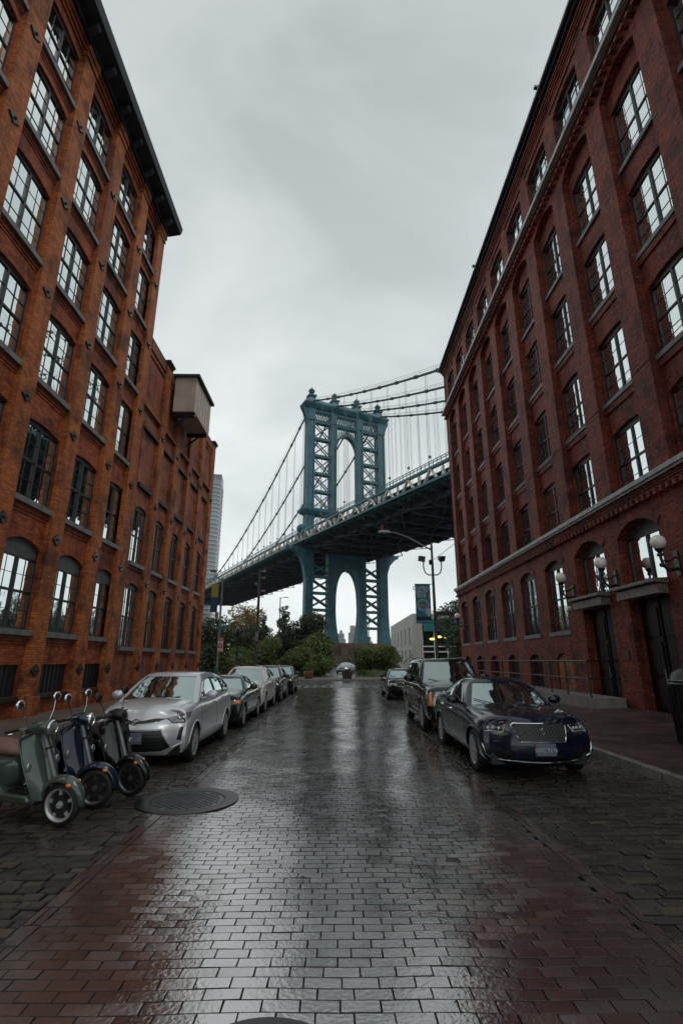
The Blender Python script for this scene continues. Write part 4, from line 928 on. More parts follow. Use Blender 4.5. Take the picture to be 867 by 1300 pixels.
for s in (-1, 1):
    g = MB(); g.add([(-.2, -.12, -.16), (.2, -.12, -.16), (.2, -.12, .16), (-.2, -.12, .16), (-.14, .14, -.1), (.14, .14, -.1), (.14, .14, .1), (-.14, .14, .1)], [(0,1,2,3),(7,6,5,4),(0,4,5,1),(1,5,6,2),(2,6,7,3),(3,7,4,0)])
    o = obj('floodlight', g, IRON, SL, loc=(s * (.56 if s < 0 else .52), 0, 7.08), bevel=.012); o.rotation_euler = (R(30), R(14 * -s), R(25 * s + 10))
    g = MB(); g.box((-.17, -.128, -.13), (.17, -.121, .13)); obj('lens', g, GLASS_D, o)
g = MB(); g.lathe([(.045, 6.7), (.07, 6.75), (.07, 6.95), (.02, 7.0)], (-.14, -.1, 0), 10); obj('photocell', g, IRON, SL, smooth=True)
BLUE = pmat('banner_blue', (.015, .19, .28), .6, var=.2, vs=3); WHT = pmat('banner_white', (.5, .56, .58), .6); CYA = pmat('banner_cyan', (.03, .25, .32), .6); ORG = pmat('banner_orange', (.6, .12, .03), .6)
BX = -.60; BZ0, BZ1 = 3.55, 5.62
bn = MB(); bn.box((BX - .43, -.008, BZ0), (BX + .40, .008, BZ1)); bno = obj('banner', bn, BLUE, SL)
g = MB(); g.tube([(0, 0, BZ1 + .02), (BX - .45, 0, BZ1 + .02)], .02, 6); g.tube([(0, 0, BZ0 - .02), (BX - .45, 0, BZ0 - .02)], .02, 6); obj('banner_arm', g, POLE, SL)
g = MB(); g.box((BX - .43, -.011, BZ0 + .003), (BX + .4, -.0085, BZ0 + .12)); obj('banner_stripe', g, CYA, bno)
g = MB(); g.box((BX - .43, -.011, BZ0 + .13), (BX + .4, -.0085, BZ0 + .32)); obj('banner_stripe', g, pmat('banner_navy', (.01, .015, .025), .6), bno)
text('banner_lettering', 'DUMBO\nDROP\n2018', .25, WHT, bno, (BX - .1, -.012, BZ1 - .42), (PI / 2, 0, 0), bold=.008)
def ring(mbx, cx, cz, r0, r1, n, y=-.012, wob=0):
    for i in range(n):
        a0, a1 = 2 * PI * i / n, 2 * PI * (i + .62) / n
        mbx.quad(*[(cx + r * math.cos(a), y, cz + r * math.sin(a)) for r, a in ((r0, a0), (r0, a1), (r1, a1), (r1, a0))])
g = MB(); ring(g, BX - .03, BZ1 - 1.12, .26, .34, 16); ring(g, BX - .03, BZ1 - 1.12, .19, .215, 40)
g.prism([(BX + .0, BZ0 + .5), (BX + .12, BZ0 + .56), (BX + .14, BZ0 + .74), (BX + .36, BZ0 + .76), (BX + .36, BZ0 + .38), (BX + .22, BZ0 + .34), (BX + .18, BZ0 + .48)], 'y', -.012, -.0088); obj('banner_emblem', g, WHT, bno)
g = MB(); g.prism([(BX - .03 + (.13 if i % 2 else .095) * math.cos(i * PI / 6), BZ1 - 1.12 + (.12 if i % 2 else .09) * math.sin(i * PI / 6)) for i in range(12)], 'y', -.013, -.0088); g.prism([(BX + .33 + .07 * math.cos(i * PI / 5), BZ1 - .62 + .1 * math.sin(i * PI / 5)) for i in range(10)], 'y', -.013, -.0088); obj('banner_emblem', g, ORG, bno)
g = MB(); ring(g, BX - .28, BZ0 + .55, .1, .15, 10, -.0115); ring(g, BX - .03, BZ1 - 1.12, .36, .39, 22, -.0115); obj('banner_emblem', g, CYA, bno)
g = MB(); g.box((.09, -.03, 3.93), (.95, -.01, 4.16)); sp_ = obj('street_sign', g, pmat('brown_sign', (.05, .03, .025), .5), SL)
g = MB(); g.box((-.02, -.13, 3.2), (.16, -.1, 3.6)); obj('round_box', g, pmat('brown_box', (.10, .045, .035), .5), SL)
# overhead cable from the lamp to the right warehouse
def sag(p, q, d, n=24): return [tuple(Vector(p).lerp(Vector(q), i / n) - Vector((0, 0, d * 4 * (i / n) * (1 - i / n)))) for i in range(n + 1)]
g = MB(); g.tube(sag((5.45, 27.6, 7.15), (9.45, 11.2, 10.6), .35), .014, 5, cap=False); g.tube(sag((9.45, 11.2, 10.6), (9.4, 2.0, 12.6), .15), .014, 5, cap=False)
tag(obj('overhead_cable', g, IRON), 'thin black cable slung from the street lamp along the right warehouse', 'cable')
# sign pole at the far left corner
SP = thing('sign_pole', 'grey corner pole carrying red parking signs and a yellow and blue banner', 'sign pole', (-6.95, 30.6, .15))
g = MB(); g.lathe([(.13, 0), (.13, .3), (.07, .4), (.06, 6.4), (.001, 6.45)], n=12); obj('pole', g, STEEL, SP, smooth=True)
g = MB(); g.tube([(0, 0, 6.3), (-.35, 0, 6.45), (-.55, 0, 6.85)], .035, 8); g.box((-.75, -.1, 6.8), (-.4, .1, 6.92)); obj('lamp_arm', g, STEEL, SP, smooth=True)
for (z0, z1, c, nm) in ((5.25, 6.05, (.30, .26, .03), 'yellow_banner'), (4.35, 5.24, (.015, .05, .10), 'blue_banner')):
    g = MB(); g.box((-.62, -.008, z0), (-.2, .008, z1)); b_o = obj(nm, g, pmat(nm, c, .6), SP)
RED = pmat('sign_red', (.5, .02, .02), .5); GRN = pmat('sign_green', (.01, .13, .09), .5)
for z in (2.05, 2.47):
    g = MB(); g.box((.0, -.09, z), (.3, -.075, z + .38)); s_o = obj('parking_sign', g, WHITEP, SP, bevel=.003)
    g = MB(); g.box((.015, -.094, z + .22), (.285, -.091, z + .365)); g.box((.03, -.094, z + .02), (.27, -.091, z + .07)); g.lathe([(.075, 0), (.05, .0)], (.15, -.0935, z + .145), 16, 'y'); obj('red_marking', g, RED, s_o)
    text('sign_lettering', 'NO', .1, WHITEP, s_o, (.15, -.096, z + .29), (PI / 2, 0, 0))
for (z, a) in ((3.35, 12), (3.55, 80)):
    g = MB(); g.box((-.02, -.012, 0), (.7, .012, .2)); o = obj('street_name_sign', g, GRN, SP, loc=(-.1, -.1, z)); o.rotation_euler.z = R(a)
g = MB(); g.box((-.3, -.09, 4.0), (-.08, -.075, 4.35)); obj('small_sign', g, pmat('pink_sign', (.35, .13, .11), .5), SP)
g = MB(); g.lathe([(.13, .0), (.15, .02), (.13, .3), (.02, .34)], (0, -.12, .9), 10); obj('small_box', g, GRN, SP)
# utility poles and lamp posts
UP = thing('utility_pole', 'tall dark wooden utility pole with small floodlights rising from the park shrubs', 'utility pole', (-7.75, 50.5, .1))
g = MB(); g.lathe([(.17, 0), (.11, 10.4), (.001, 10.5)], n=10); obj('pole', g, pmat('dark_wood', (.035, .03, .027), .8, var=.3), UP, smooth=True)
g = MB()
for (a, z) in ((.5, 10.2), (.45, 9.5), (-.3, 8.9), (.5, 8.2)): g.tube([(0, 0, z), (a * .6, 0, z + .12)], .03, 6); g.box((a * .6 - .02, -.12, z + .02), (a * .6 + .28 * (1 if a > 0 else -1), .12, z + .2))
obj('floodlight', g, STEEL, UP)
g = MB(); g.box((-.16, -.22, 3.4), (.16, -.1, 4.3)); obj('meter_box', g, STEEL, UP)
for (x, y, h, lb) in ((-7.3, 66, 9.6, 'slim dark lamp post behind the tallest park tree'), (4.4, 70, 8.2, 'slim dark lamp post in front of the right lattice of the bridge tower')):
    t = thing('park_lamp_post', lb, 'lamp post', (x, y, 0)); g = MB(); g.lathe([(.1, 0), (.06, h), (.001, h + .05)], n=8); obj('pole', g, POLE, t, smooth=True); g = MB(); g.tube([(0, 0, h - .2), (.3, 0, h), (.75, 0, h + .02)], .03, 6); g.box((.6, -.1, h - .05), (1.0, .1, h + .05)); obj('lamp_head', g, STEEL, t)
t = thing('lantern_post', 'black lantern post in front of the dark trees between the two poles', 'lamp post', (-8.05, 39.0, 0)); t.location = (-9.0, 47.2, .1)
g = MB(); g.lathe([(.22, 0), (.22, .5), (.12, .7), (.08, 1), (.07, 3.6), (.13, 3.7)], n=10); obj('pole', g, IRON, t, smooth=True)
g = MB(); g.lathe([(.08, 3.7), (.2, 3.85), (.27, 4.3), (.16, 4.5), (.05, 4.62), (.04, 4.75), (.001, 4.8)], n=10); obj('lantern', g, pmat('dark_lantern', (.012, .014, .014), .25), t, smooth=True)
# planters
for (x, y, lb, c) in ((-2.55, 48.4, 'brown round barrel planter left of the park path', (.11, .055, .045)), (1.0, 47.9, 'dark square block planter in the middle before the park path', (.05, .045, .04))):
    t = thing('planter', lb, 'planter', (x, y, .115), 0, 'planters at the park entrance'); g = MB()
    if x < 0: g.lathe([(.36, 0), (.46, .2), (.47, .45), (.42, .66), (.36, .67), (.34, .6), (.001, .6)], n=18)
    else: g.loft([(0, -.42, .42, -.3, .3), (.6, -.45, .45, -.33, .33)]); g.box((-.48, -.36, .6), (.48, .36, .7))
    obj('tub', g, pmat('planter_%d' % (x > 0), c, .7, var=.3, bump=.4), t, bevel=.02, smooth=x < 0)
    P, F = leaves([(0, 0, .72, .3, .22, .1)], 260, .05); obj('soil_plants', np_mesh('soil_plants', P, F, LFD), None, t)
# dark cabinet at the right edge
t = thing('pavement_bin', 'tall black dome-topped metal bin standing on the pavement at the right edge', 'bin', (6.62, 9.85, .18)); t.rotation_euler.z = R(4)
g = MB(); g.lathe([(.30, 0), (.30, .06), (.33, .08), (.36, 1.1), (.37, 1.14), (.33, 1.18), (.27, 1.34), (.12, 1.44), (.001, 1.46)], n=28)
for k in range(26):
    a = 2 * PI * k / 26; g.bar((.335 * math.cos(a), .335 * math.sin(a), .09), (.368 * math.cos(a), .368 * math.sin(a), 1.08), .03, .02)
obj('body', g, IRON, t, smooth=True)
g = MB(); g.tube([(.34 * math.cos(a), .34 * math.sin(a), 1.2) for a in np.linspace(0, 2 * PI, 24, endpoint=False)], .015, 6, close=True); obj('rim', g, STEEL, t, smooth=True)

# ------------------------------------------------------------------ damp air
g = MB(); g.box((-1800, -60, -1.2), (1800, 2200, 160)); hz = obj('haze', g, [])
hm, ht, hb_, hN, hL = newmat('haze_air'); hN.remove(hb_); pv = hN.new('ShaderNodeVolumePrincipled'); pv.inputs['Color'].default_value = (.92, .96, 1, 1); pv.inputs['Density'].default_value = .00007; pv.inputs['Anisotropy'].default_value = .2
hL.new(pv.outputs[0], hN['Material Output'].inputs['Volume']); hz.data.materials.append(hm); tag(hz, kind='stuff')
# ------------------------------------------------------------------ cars
def paint(name, c, metal=.3, rough=.3):
    m = pmat(name, c, rough, metal=metal, coat=1.0, spec=.5 if metal > .35 else .12); t = m.node_tree; N = t.nodes; L = t.links; b = N['Principled BSDF']
    tc = N.new('ShaderNodeTexCoord'); v = N.new('ShaderNodeTexVoronoi'); v.inputs['Scale'].default_value = 90; L.new(tc.outputs['Object'], v.inputs['Vector'])
    q = N.new('ShaderNodeMapRange'); q.inputs['From Min'].default_value = .0; q.inputs['From Max'].default_value = .28; q.inputs['To Min'].default_value = 1; q.inputs['To Max'].default_value = 0; L.new(v.outputs['Distance'], q.inputs['Value'])
    bp = N.new('ShaderNodeBump'); bp.inputs['Strength'].default_value = .14; bp.inputs['Distance'].default_value = .0015; L.new(q.outputs[0], bp.inputs['Height']); L.new(bp.outputs[0], b.inputs['Coat Normal'])
    b.inputs['Coat IOR'].default_value = 1.5
    return m
CHROME = pmat('chrome', (.62, .64, .65), .12, metal=1); RUBBER = pmat('tyre_rubber', (.012, .012, .012), .55, var=.3, vs=20); PLAST = pmat('black_trim', (.01, .01, .011), .4)
ALLOY = pmat('alloy', (.55, .56, .57), .35, metal=.55, var=.12); ALLOYD = pmat('dull_alloy', (.16, .165, .17), .35, metal=.8)
CGLASS = glassmat('car_glass', (.62, .74, .74), .30, base=(.008, .012, .013), rough=.03)
LENS = pmat('headlight_lens', (.25, .27, .28), .08, metal=.5, coat=1); LENSD = pmat('dark_headlight', (.04, .045, .05), .08, metal=.4, coat=1)
AMBER = pmat('amber_lens', (.75, .20, .02), .2, coat=1, emit=(.9, .22, .01, .12)); REDL = pmat('tail_lens', (.3, .01, .01), .15, coat=1); PLATE = pmat('plate_blue_grey', (.13, .16, .20), .4); PLTXT = pmat('plate_ink', (.42, .45, .48), .5)

def pip(px, pz, poly):
    ins = False; n = len(poly); j = n - 1
    for i in range(n):
        if (poly[i][1] > pz) != (poly[j][1] > pz) and px < (poly[j][0] - poly[i][0]) * (pz - poly[i][1]) / (poly[j][1] - poly[i][1]) + poly[i][0]: ins = not ins
        j = i
    return ins
class Shell:
    """smooth closed body; regions cut out with exact edges and handed on as parts"""
    def __init__(s, v, f, level):
        me = mesh_from('t', v, f, []); o = bpy.data.objects.new('t', me); col.objects.link(o)
        md = o.modifiers.new('s', 'SUBSURF'); md.levels = level; md.render_levels = level; md.subdivision_type = 'CATMULL_CLARK'
        dg = bpy.context.evaluated_depsgraph_get(); dg.update(); m2 = bpy.data.meshes.new_from_object(o.evaluated_get(dg))
        s.bm = bmesh.new(); s.bm.from_mesh(m2); bmesh.ops.recalc_face_normals(s.bm, faces=s.bm.faces)
        bpy.data.objects.remove(o); bpy.data.meshes.remove(me); bpy.data.meshes.remove(m2)
        s.bvh = BVHTree.FromBMesh(s.bm)
    def uv(s, c, ax): return (c.x, c.z) if ax == 'side' else (c.y, c.z) if ax in ('front', 'rear') else (c.x, c.y)
    def ok(s, f, ax, lim):
        n = f.normal; c = f.calc_center_median()
        if lim and not lim(c, n): return False
        return {'side': abs(n.y) > .25, 'front': n.x < -.12, 'rear': n.x > .12, 'top': n.z > .2}[ax]
    def region(s, ax, poly, lim=None, remove=True, off=0.0):
        xs = [p[0] for p in poly]; zs = [p[1] for p in poly]; e = .05
        fs = []
        for f in s.bm.faces:
            u = s.uv(f.verts[0].co, ax)
            if not (min(xs) - .15 < u[0] < max(xs) + .15 and min(zs) - .15 < u[1] < max(zs) + .15): continue
            if s.ok(f, ax, lim): fs.append(f)
        for i in range(len(poly)):
            a = poly[i]; b = poly[(i + 1) % len(poly)]
            if not fs: return None
            if math.hypot(b[0] - a[0], b[1] - a[1]) < 1e-6: continue
            # only faces near this edge are cut
            x0_, x1_ = min(a[0], b[0]) - .07, max(a[0], b[0]) + .07; z0_, z1_ = min(a[1], b[1]) - .07, max(a[1], b[1]) + .07
            near = []; far = []
            for f in fs:
                us = [s.uv(v.co, ax) for v in f.verts]
                (near if (min(u[0] for u in us) < x1_ and max(u[0] for u in us) > x0_ and min(u[1] for u in us) < z1_ and max(u[1] for u in us) > z0_) else far).append(f)
            if not near: continue
            vs = {v for f in near for v in f.verts}; es = {x for f in near for x in f.edges}
            if ax == 'side': co = (a[0], 0, a[1]); no = (-(b[1] - a[1]), 0, b[0] - a[0])
            elif ax in ('front', 'rear'): co = (0, a[0], a[1]); no = (0, -(b[1] - a[1]), b[0] - a[0])
            else: co = (a[0], a[1], 0); no = (-(b[1] - a[1]), b[0] - a[0], 0)
            r = bmesh.ops.bisect_plane(s.bm, geom=list(vs) + list(es) + near, dist=1e-5, plane_co=co, plane_no=no)
            fs = far + [f for f in r['geom'] if isinstance(f, bmesh.types.BMFace) and f.is_valid]
            fs = [f for f in dict.fromkeys(fs) if f.is_valid]
        s.bm.normal_update()
        vm = {}; V = []; F = []; sel = []
        for f in fs:
            if not pip(*s.uv(f.calc_center_median(), ax), poly): continue
            sel.append(f); idx = []
            for v in f.verts:
                if v not in vm: vm[v] = len(V); V.append(tuple(v.co + v.normal * off))
                idx.append(vm[v])
            F.append(tuple(idx))
        if remove: bmesh.ops.delete(s.bm, geom=sel, context='FACES')
        g = MB(); g.v = V; g.f = F; g.m = [0] * len(F); return g
    def mesh(s): g = MB(); s.bm.verts.ensure_lookup_table(); s.bm.verts.index_update(); g.v = [tuple(v.co) for v in s.bm.verts]; g.f = [tuple(v.index for v in f.verts) for f in s.bm.faces]; g.m = [0] * len(g.f); return g
    def hit(s, o, d):
        r = s.bvh.ray_cast(Vector(o), Vector(d)); return (r[0], r[1]) if r[0] else (None, None)
    def front(s, y, z, off=.004):
        p, n = s.hit((-4, y, z), (1, 0, 0)); return p + n * off if p else None
    def side(s, x, z, sg, off=.004):
        p, n = s.hit((x, sg * 3, z), (0, -sg, 0)); return p + n * off if p else None
    def top(s, x, y, off=.004):
        p, n = s.hit((x, y, 4), (0, 0, -1)); return p + n * off if p else None
def lattice(pos, ni, nj, nk):
    V = []; F = []; idx = {}
    def vid(i, j, k):
        if (i, j, k) not in idx: idx[(i, j, k)] = len(V); V.append(pos(i, j, k))
        return idx[(i, j, k)]
    for i in range(ni):
        for j in range(nj):
            F.append((vid(i,j,0), vid(i+1,j,0), vid(i+1,j+1,0), vid(i,j+1,0))); F.append((vid(i,j,nk), vid(i,j+1,nk), vid(i+1,j+1,nk), vid(i+1,j,nk)))
    for i in range(ni):
        for k in range(nk):
            F.append((vid(i,0,k), vid(i,0,k+1), vid(i+1,0,k+1), vid(i+1,0,k))); F.append((vid(i,nj,k), vid(i+1,nj,k), vid(i+1,nj,k+1), vid(i,nj,k+1)))
    for j in range(nj):
        for k in range(nk):
            F.append((vid(0,j,k), vid(0,j+1,k), vid(0,j+1,k+1), vid(0,j,k+1))); F.append((vid(ni,j,k), vid(ni,j,k+1), vid(ni,j+1,k+1), vid(ni,j+1,k)))
    return V, F
def lerp(a, b, t): return a + (b - a) * t
def wheel_parts(par, x, y, r, wd, sg, rimmat, spokes=10, style='multi', name='wheel'):
    t = MB(); prof = [(r * .66, -wd / 2 + .01), (r * .72, -wd / 2), (r * .93, -wd / 2 + .005), (r * .99, -wd / 2 + .035), (r, 0), (r * .99, wd / 2 - .035), (r * .93, wd / 2 - .005), (r * .72, wd / 2), (r * .66, wd / 2 - .01)]
    t.lathe(prof, n=40, axis='y'); w_ = obj(name, t, RUBBER, par, smooth=True, loc=(x, y, r))
    m = MB(); o = wd / 2 * sg
    m.lathe([(r * .67, o), (r * .70, o * 1.02), (r * .665, o * .95), (r * .62, o * .80), (r * .60, -o * .8)], n=40, axis='y')
    for i in range(spokes):
        a = 2 * PI * i / spokes; ca, sa = math.cos(a), math.sin(a)
        wdt = .9 * r / spokes if style == 'multi' else r * .13
        if style == 'split':
            for da in (-.17, .17): m.bar((r * .1 * ca, o * .75, r * .1 * sa), (r * .655 * math.cos(a + da), o * .85, r * .655 * math.sin(a + da)), .026, r * .05, up=(0, 1, 0))
        else: m.bar((r * .1 * ca, o * .72, r * .1 * sa), (r * .655 * ca, o * .86, r * .655 * sa), wdt, .03, up=(0, 1, 0))
    m.lathe([(.001, o * .85), (r * .09, o * .84), (r * .16, o * .74), (r * .17, o * .3)], n=20, axis='y')
    rm_ = obj('rim', m, rimmat, w_, smooth=True)
    d = MB(); d.lathe([(.001, o * .3), (r * .64, o * .3), (r * .64, o * .1)], n=24, axis='y'); obj('wheel_shade_disc', d, RUBBER, w_)  # black disc added behind the spokes, standing in for shade inside the wheel
    return w_
def car(label, cat, loc, spec, rotz=PI / 2, group='cars parked along the kerbs', name='parked_car', scale=1.0):
    s = spec; L_, W_, H_ = s['L'], s['W'], s['H']; hx = L_ / 2
    T = thing(name, label, cat, loc, rotz, group); T.scale = (scale,) * 3
    st = s['st']; n = len(st) - 1      # (x, ztop, halfwidth, zbottom, shoulder factor)
    lv = [0, .22, .48, .76, 1.0]; nose = s.get('nose', [.12, .0, -.01, .04, .20]); tail = s.get('tail', [.10, .0, 0, .03, .12])
    lat = [-1, -.62, 0, .62, 1]; bowf = s.get('bow', .28); bowr = s.get('bowr', .16)
    def pos(i, j, k):
        x, zt, hw, zb, sh = st[i]; wj = [.90, .985, 1.0, .975, sh][j]; q = lat[k]; y = q * hw * wj
        z = lerp(zb, zt, lv[j])
        if j == 4: z += s.get('crown', .045) * (1 - q * q) - .0 * abs(q)
        if j == 0: z = zb
        fx = max(0, 1 - i / 2.2); rx = max(0, 1 - (n - i) / 2.2)
        x2 = x + fx * (nose[j] + bowf * abs(q) ** 2.4 * (1 if i == 0 else .55)) - rx * (tail[j] + bowr * abs(q) ** 2.4 * (1 if i == n else .55))
        return (x2 - hx, y, z)
    V, F = lattice(pos, n, 4, 4); lo = Shell(V, F, s.get('lvl', 3))
    gh = s['gh']  # cowl x,z, top front x, top rear x, rear base x,z, half widths base/top, H
    def gpos(i, j, k):
        t = [0, .07, .36, .68, .93, 1][i]; q = [-1, -.9, 0, .9, 1][k]; u = [0, .35, .8, 1][j]
        xb = lerp(gh['xc'], gh['xr'], t); zb = lerp(gh['zc'], gh['zr'], t) - .07; xt = lerp(gh['xtf'], gh['xtr'], t)
        zt = H_ - gh.get('drop_f', .03) * (1 - min(1, t / .36)) ** 2 - gh.get('drop', .05) * max(0, (t - .36) / .64) ** 2
        hb = gh['wb'] * (1 - .05 * (t > .9)) ; ht = gh['wt'] * (1 - .04 * abs(t - .4))
        hwid = lerp(hb, ht, u ** 1.25) ; y = q * hwid
        x = lerp(xb, xt, u); z = lerp(zb, zt, u)
        if j == 3: z += .035 * (1 - q * q) - (.035 if abs(q) == 1 else 0); y *= .96 if abs(q) == 1 else 1
        b = gh.get('bow', .16); x += b * (q * q) * (1 if i == 0 else .6 if i == 1 else 0) * (1 - .4 * u) - b * .6 * q * q * (1 if i == 5 else .6 if i == 4 else 0)
        return (x - hx, y, z)
    V, F = lattice(gpos, 5, 3, 4); up = Shell(V, F, s.get('lvl', 3))
    fw, rw, wr = s['fw'] - hx, s['rw'] - hx, s['wr']
    # wheel arches
    for wx in (fw, rw):
        rr = wr * 1.13; poly = [(wx + rr * math.cos(a), wr + rr * math.sin(a)) for a in np.linspace(-.35, PI + .35, 22)] + [(wx - rr, -.1), (wx + rr, -.1)]
        poly = [(wx + rr, -.1)] + [(wx + rr * math.cos(a), wr + .01 + rr * math.sin(a)) for a in np.linspace(0, PI, 24)] + [(wx - rr, -.1)]
        lo.region('side', poly, lim=lambda c, nn: abs(c.y) > W_ * .30)
        lo.region('top', [(wx - rr, -W_), (wx + rr, -W_), (wx + rr, -W_ * .3), (wx - rr, -W_ * .3)], lim=lambda c, nn: c.z < .01)
    parts = []
    hp = lambda pts: [(a - hx, b) for a, b in pts]
    for (nm, ax, poly, mat_, off, mirror, which) in s.get('regions', []):
        for sg in ((1, -1) if mirror else (1,)):
            P_ = [(sg * a, b) for a, b in poly] if ax in ('front', 'rear') else hp(poly)
            if sg < 0: P_ = P_[::-1]
            lim = (lambda c, nn, sg=sg: c.y * sg > .0) if (mirror and ax == 'side') else (lambda c, nn: c.x < 0) if ax == 'front' else (lambda c, nn: c.x > 0) if ax == 'rear' else None
            g = (lo if which == 'lo' else up).region(ax, P_, lim, True, off)
            if g and g.f: parts.append((nm, g, mat_))
    # glass
    for sg in (1, -1):
        for k, poly in enumerate(s['side_glass']):
            g = up.region('side', hp(poly), lambda c, nn, sg=sg: c.y * sg > .2, True, -.008)
            if g and g.f: parts.append(('side_window', g, CGLASS))
    def ws(ax, zl, zh, xl, xh):
        wl, wh = xl, xh; return [(-wl, zl), (wl, zl), (wh, zh), (-wh, zh)]
    g = up.region('front', ws('front', gh['zc'] - .05, H_ - .085, gh['wb'] - .105, gh['wt'] - .07), lambda c, nn: c.x < gh['xtf'] + .25 - hx, True, -.006); parts.append(('windscreen', g, CGLASS))
    g = up.region('rear', ws('rear', gh['zr'] + .04, H_ - .13, gh['wb'] - .17, gh['wt'] - .10), lambda c, nn: c.x > gh['xtr'] - .25 - hx, True, -.006); parts.append(('rear_window', g, CGLASS))
    bm_ = lo.mesh(); um = up.mesh(); nb = len(bm_.f); bm_.add(um.v, um.f)
    bw = MB()   # wheel wells, inner
    body = obj('body', bm_, s['paint'], T, smooth=True)
    for wx in (fw, rw):
        for sg in (1, -1):
            rr = wr * 1.15; y1 = sg * (W_ * .475); y0 = sg * W_ * .27
            for i in range(18):
                a0, a1 = PI * i / 17 - .3, PI * (i + 1) / 17 - .3
                bw.quad(*[(wx + rr * math.cos(a), yy, wr + rr * math.sin(a)) for a, yy in ((a0, y1), (a1, y1), (a1, y0), (a0, y0))])
            bw.add([(wx + rr * math.cos(a), y0, wr + rr * math.sin(a)) for a in np.linspace(-.5, PI + .5, 20)], [tuple(range(20))])
    bw.box((-hx + .35, -W_ * .42, s['st'][3][3] + .02), (hx - .35, W_ * .42, s['st'][3][3] + .2))
    bw.box((gh['xc'] + .5 - hx, -gh['wt'] + .1, .75), (gh['xr'] - .5 - hx, gh['wt'] - .1, gh['zc'] + .05))
    obj('underbody', bw, PLAST, T, fix=False)
    lip = MB()
    for wx in (fw, rw):
        for sg in (1, -1):
            pts = [lo.side(wx + wr * 1.145 * math.cos(a), wr + .01 + wr * 1.145 * math.sin(a), sg, .0) for a in np.linspace(.05, PI - .05, 26)]; pts = [p for p in pts if p]
            if len(pts) > 3: lip.tube(pts, .013, 6)
    obj('wheel_arch_lip', lip, s.get('lipmat', s['paint']), T, smooth=True)
    for (nm, g, m_) in parts: obj(nm, g, m_, T, smooth=True)
    # window surround trims
    trims = s.get('trim', PLAST)
    for sg in (1, -1):
        tm = MB()
        for poly in s['side_glass']:
            pp = hp(poly); pts = []
            for i in range(len(pp)):
                a, b = pp[i], pp[(i + 1) % len(pp)]
                for q in range(6): pts.append(up.side(lerp(a[0], b[0], q / 6), lerp(a[1], b[1], q / 6), sg, .001))
            pts = [p for p in pts if p]
            if len(pts) > 4: tm.tube(pts, .009, 5, close=True)
        obj('window_trim', tm, trims, T, smooth=True)
    sm = MB()      # shut lines and creases
    for sg in (1, -1):
        for ln in s.get('seams', []):
            pts = []
            for i in range(len(ln) - 1):
                for q in range(9): pts.append(lo.side(lerp(ln[i][0], ln[i+1][0], q / 8) - hx, lerp(ln[i][1], ln[i+1][1], q / 8), sg, -.001))
            pts = [p for p in pts if p]
            if len(pts) > 3: sm.tube(pts, .0045, 4)
        h_ = s.get('hood_line')
        if h_:
            pts = []
            for i in range(len(h_) - 1):
                for q in range(9): pts.append(lo.top(lerp(h_[i][0], h_[i+1][0], q / 8) - hx, sg * lerp(h_[i][1], h_[i+1][1], q / 8), -.001))
            pts = [p for p in pts if p]
            if len(pts) > 3: sm.tube(pts, .005, 4)
    if sm.v: obj('shut_lines', sm, PLAST, T)
    # lower front pieces along the nose
    for (nm, pts, r, m_) in s.get('front_lines', []):
        g = MB()
        for ln in (pts if isinstance(pts[0][0], (tuple, list)) else [pts]):
            P_ = []
            for i in range(len(ln) - 1):
                for q in range(8): P_.append(lo.front(lerp(ln[i][0], ln[i+1][0], q / 7), lerp(ln[i][1], ln[i+1][1], q / 7), r * .5))
            P_ = [p for p in P_ if p]
            if len(P_) > 2: g.tube(P_, r, 6)
        if g.v: obj(nm, g, m_, T, smooth=True)
    # handles, mirrors, wheels
    for sg in (1, -1):
        for (hxx, hz) in s.get('handles', []):
            p = lo.side(hxx - hx, hz, sg, .0)
            if p: g = MB(); g.tube([(p.x - .1, p.y - sg * .01, p.z), (p.x - .08, p.y + sg * .03, p.z), (p.x + .08, p.y + sg * .03, p.z), (p.x + .1, p.y - sg * .01, p.z)], .014, 6); obj('door_handle', g, s.get('handle_mat', s['paint']), T, smooth=True)
        mxx, mz, ms = s['mirror']; yb = sg * (gh['wb'] - .02)
        g = MB(); c_ = (mxx - hx, yb + sg * .17 * ms, mz + .04)
        g.ball(c_, .12 * ms, 16, sc=(.62, 1.05, .72)); g.tube([(mxx - hx + .03, yb - sg * .03, mz - .04), (mxx - hx + .02, yb + sg * .1, mz + .01)], .03, 8); mo = obj('mirror', g, s.get('mirror_mat', s['paint']), T, smooth=True)
        g = MB(); g.lathe([(.001, 0), (.085 * ms, 0)], (c_[0] + .068 * ms, c_[1], c_[2]), 18, 'x'); obj('mirror_glass', g, CHROME, mo)
    for wx in (fw, rw):
        for sg in (1, -1): wheel_parts(T, wx, sg * (W_ / 2 - .125), wr, .22, sg, s.get('rim', ALLOY), s.get('spokes', 10), s.get('style', 'multi'))
    # plate, wipers
    pl = s.get('plate')
    if pl:
        p = lo.front(pl[0], pl[1], .012)
        if p:
            g = MB(); g.box((p.x - .02, p.y - .155, p.z - .08), (p.x - .005, p.y + .155, p.z + .08)); g.box((p.x - .004, p.y - .165, p.z - .09), (p.x + .03, p.y + .165, p.z + .09)); po = obj('number_plate', g, PLATE, T, bevel=.003)
            o = text('plate_lettering', pl[2], .085, PLTXT, po, (p.x - .021, p.y, p.z - .005), (PI / 2, 0, -PI / 2), ext=.001, bold=.002, sx=.95)
    g = MB()
    for y0_ in (-.35, .25):
        p = [up.hit((-4, y0_ + q * .13, gh['zc'] + .015 + q * .03), (1, 0, 0))[0] for q in range(4)]
        p = [v + Vector((-.015, 0, .006)) for v in p if v]
        if len(p) > 1: g.tube(p, .008, 5)
    if g.v: obj('wiper', g, PLAST, T)
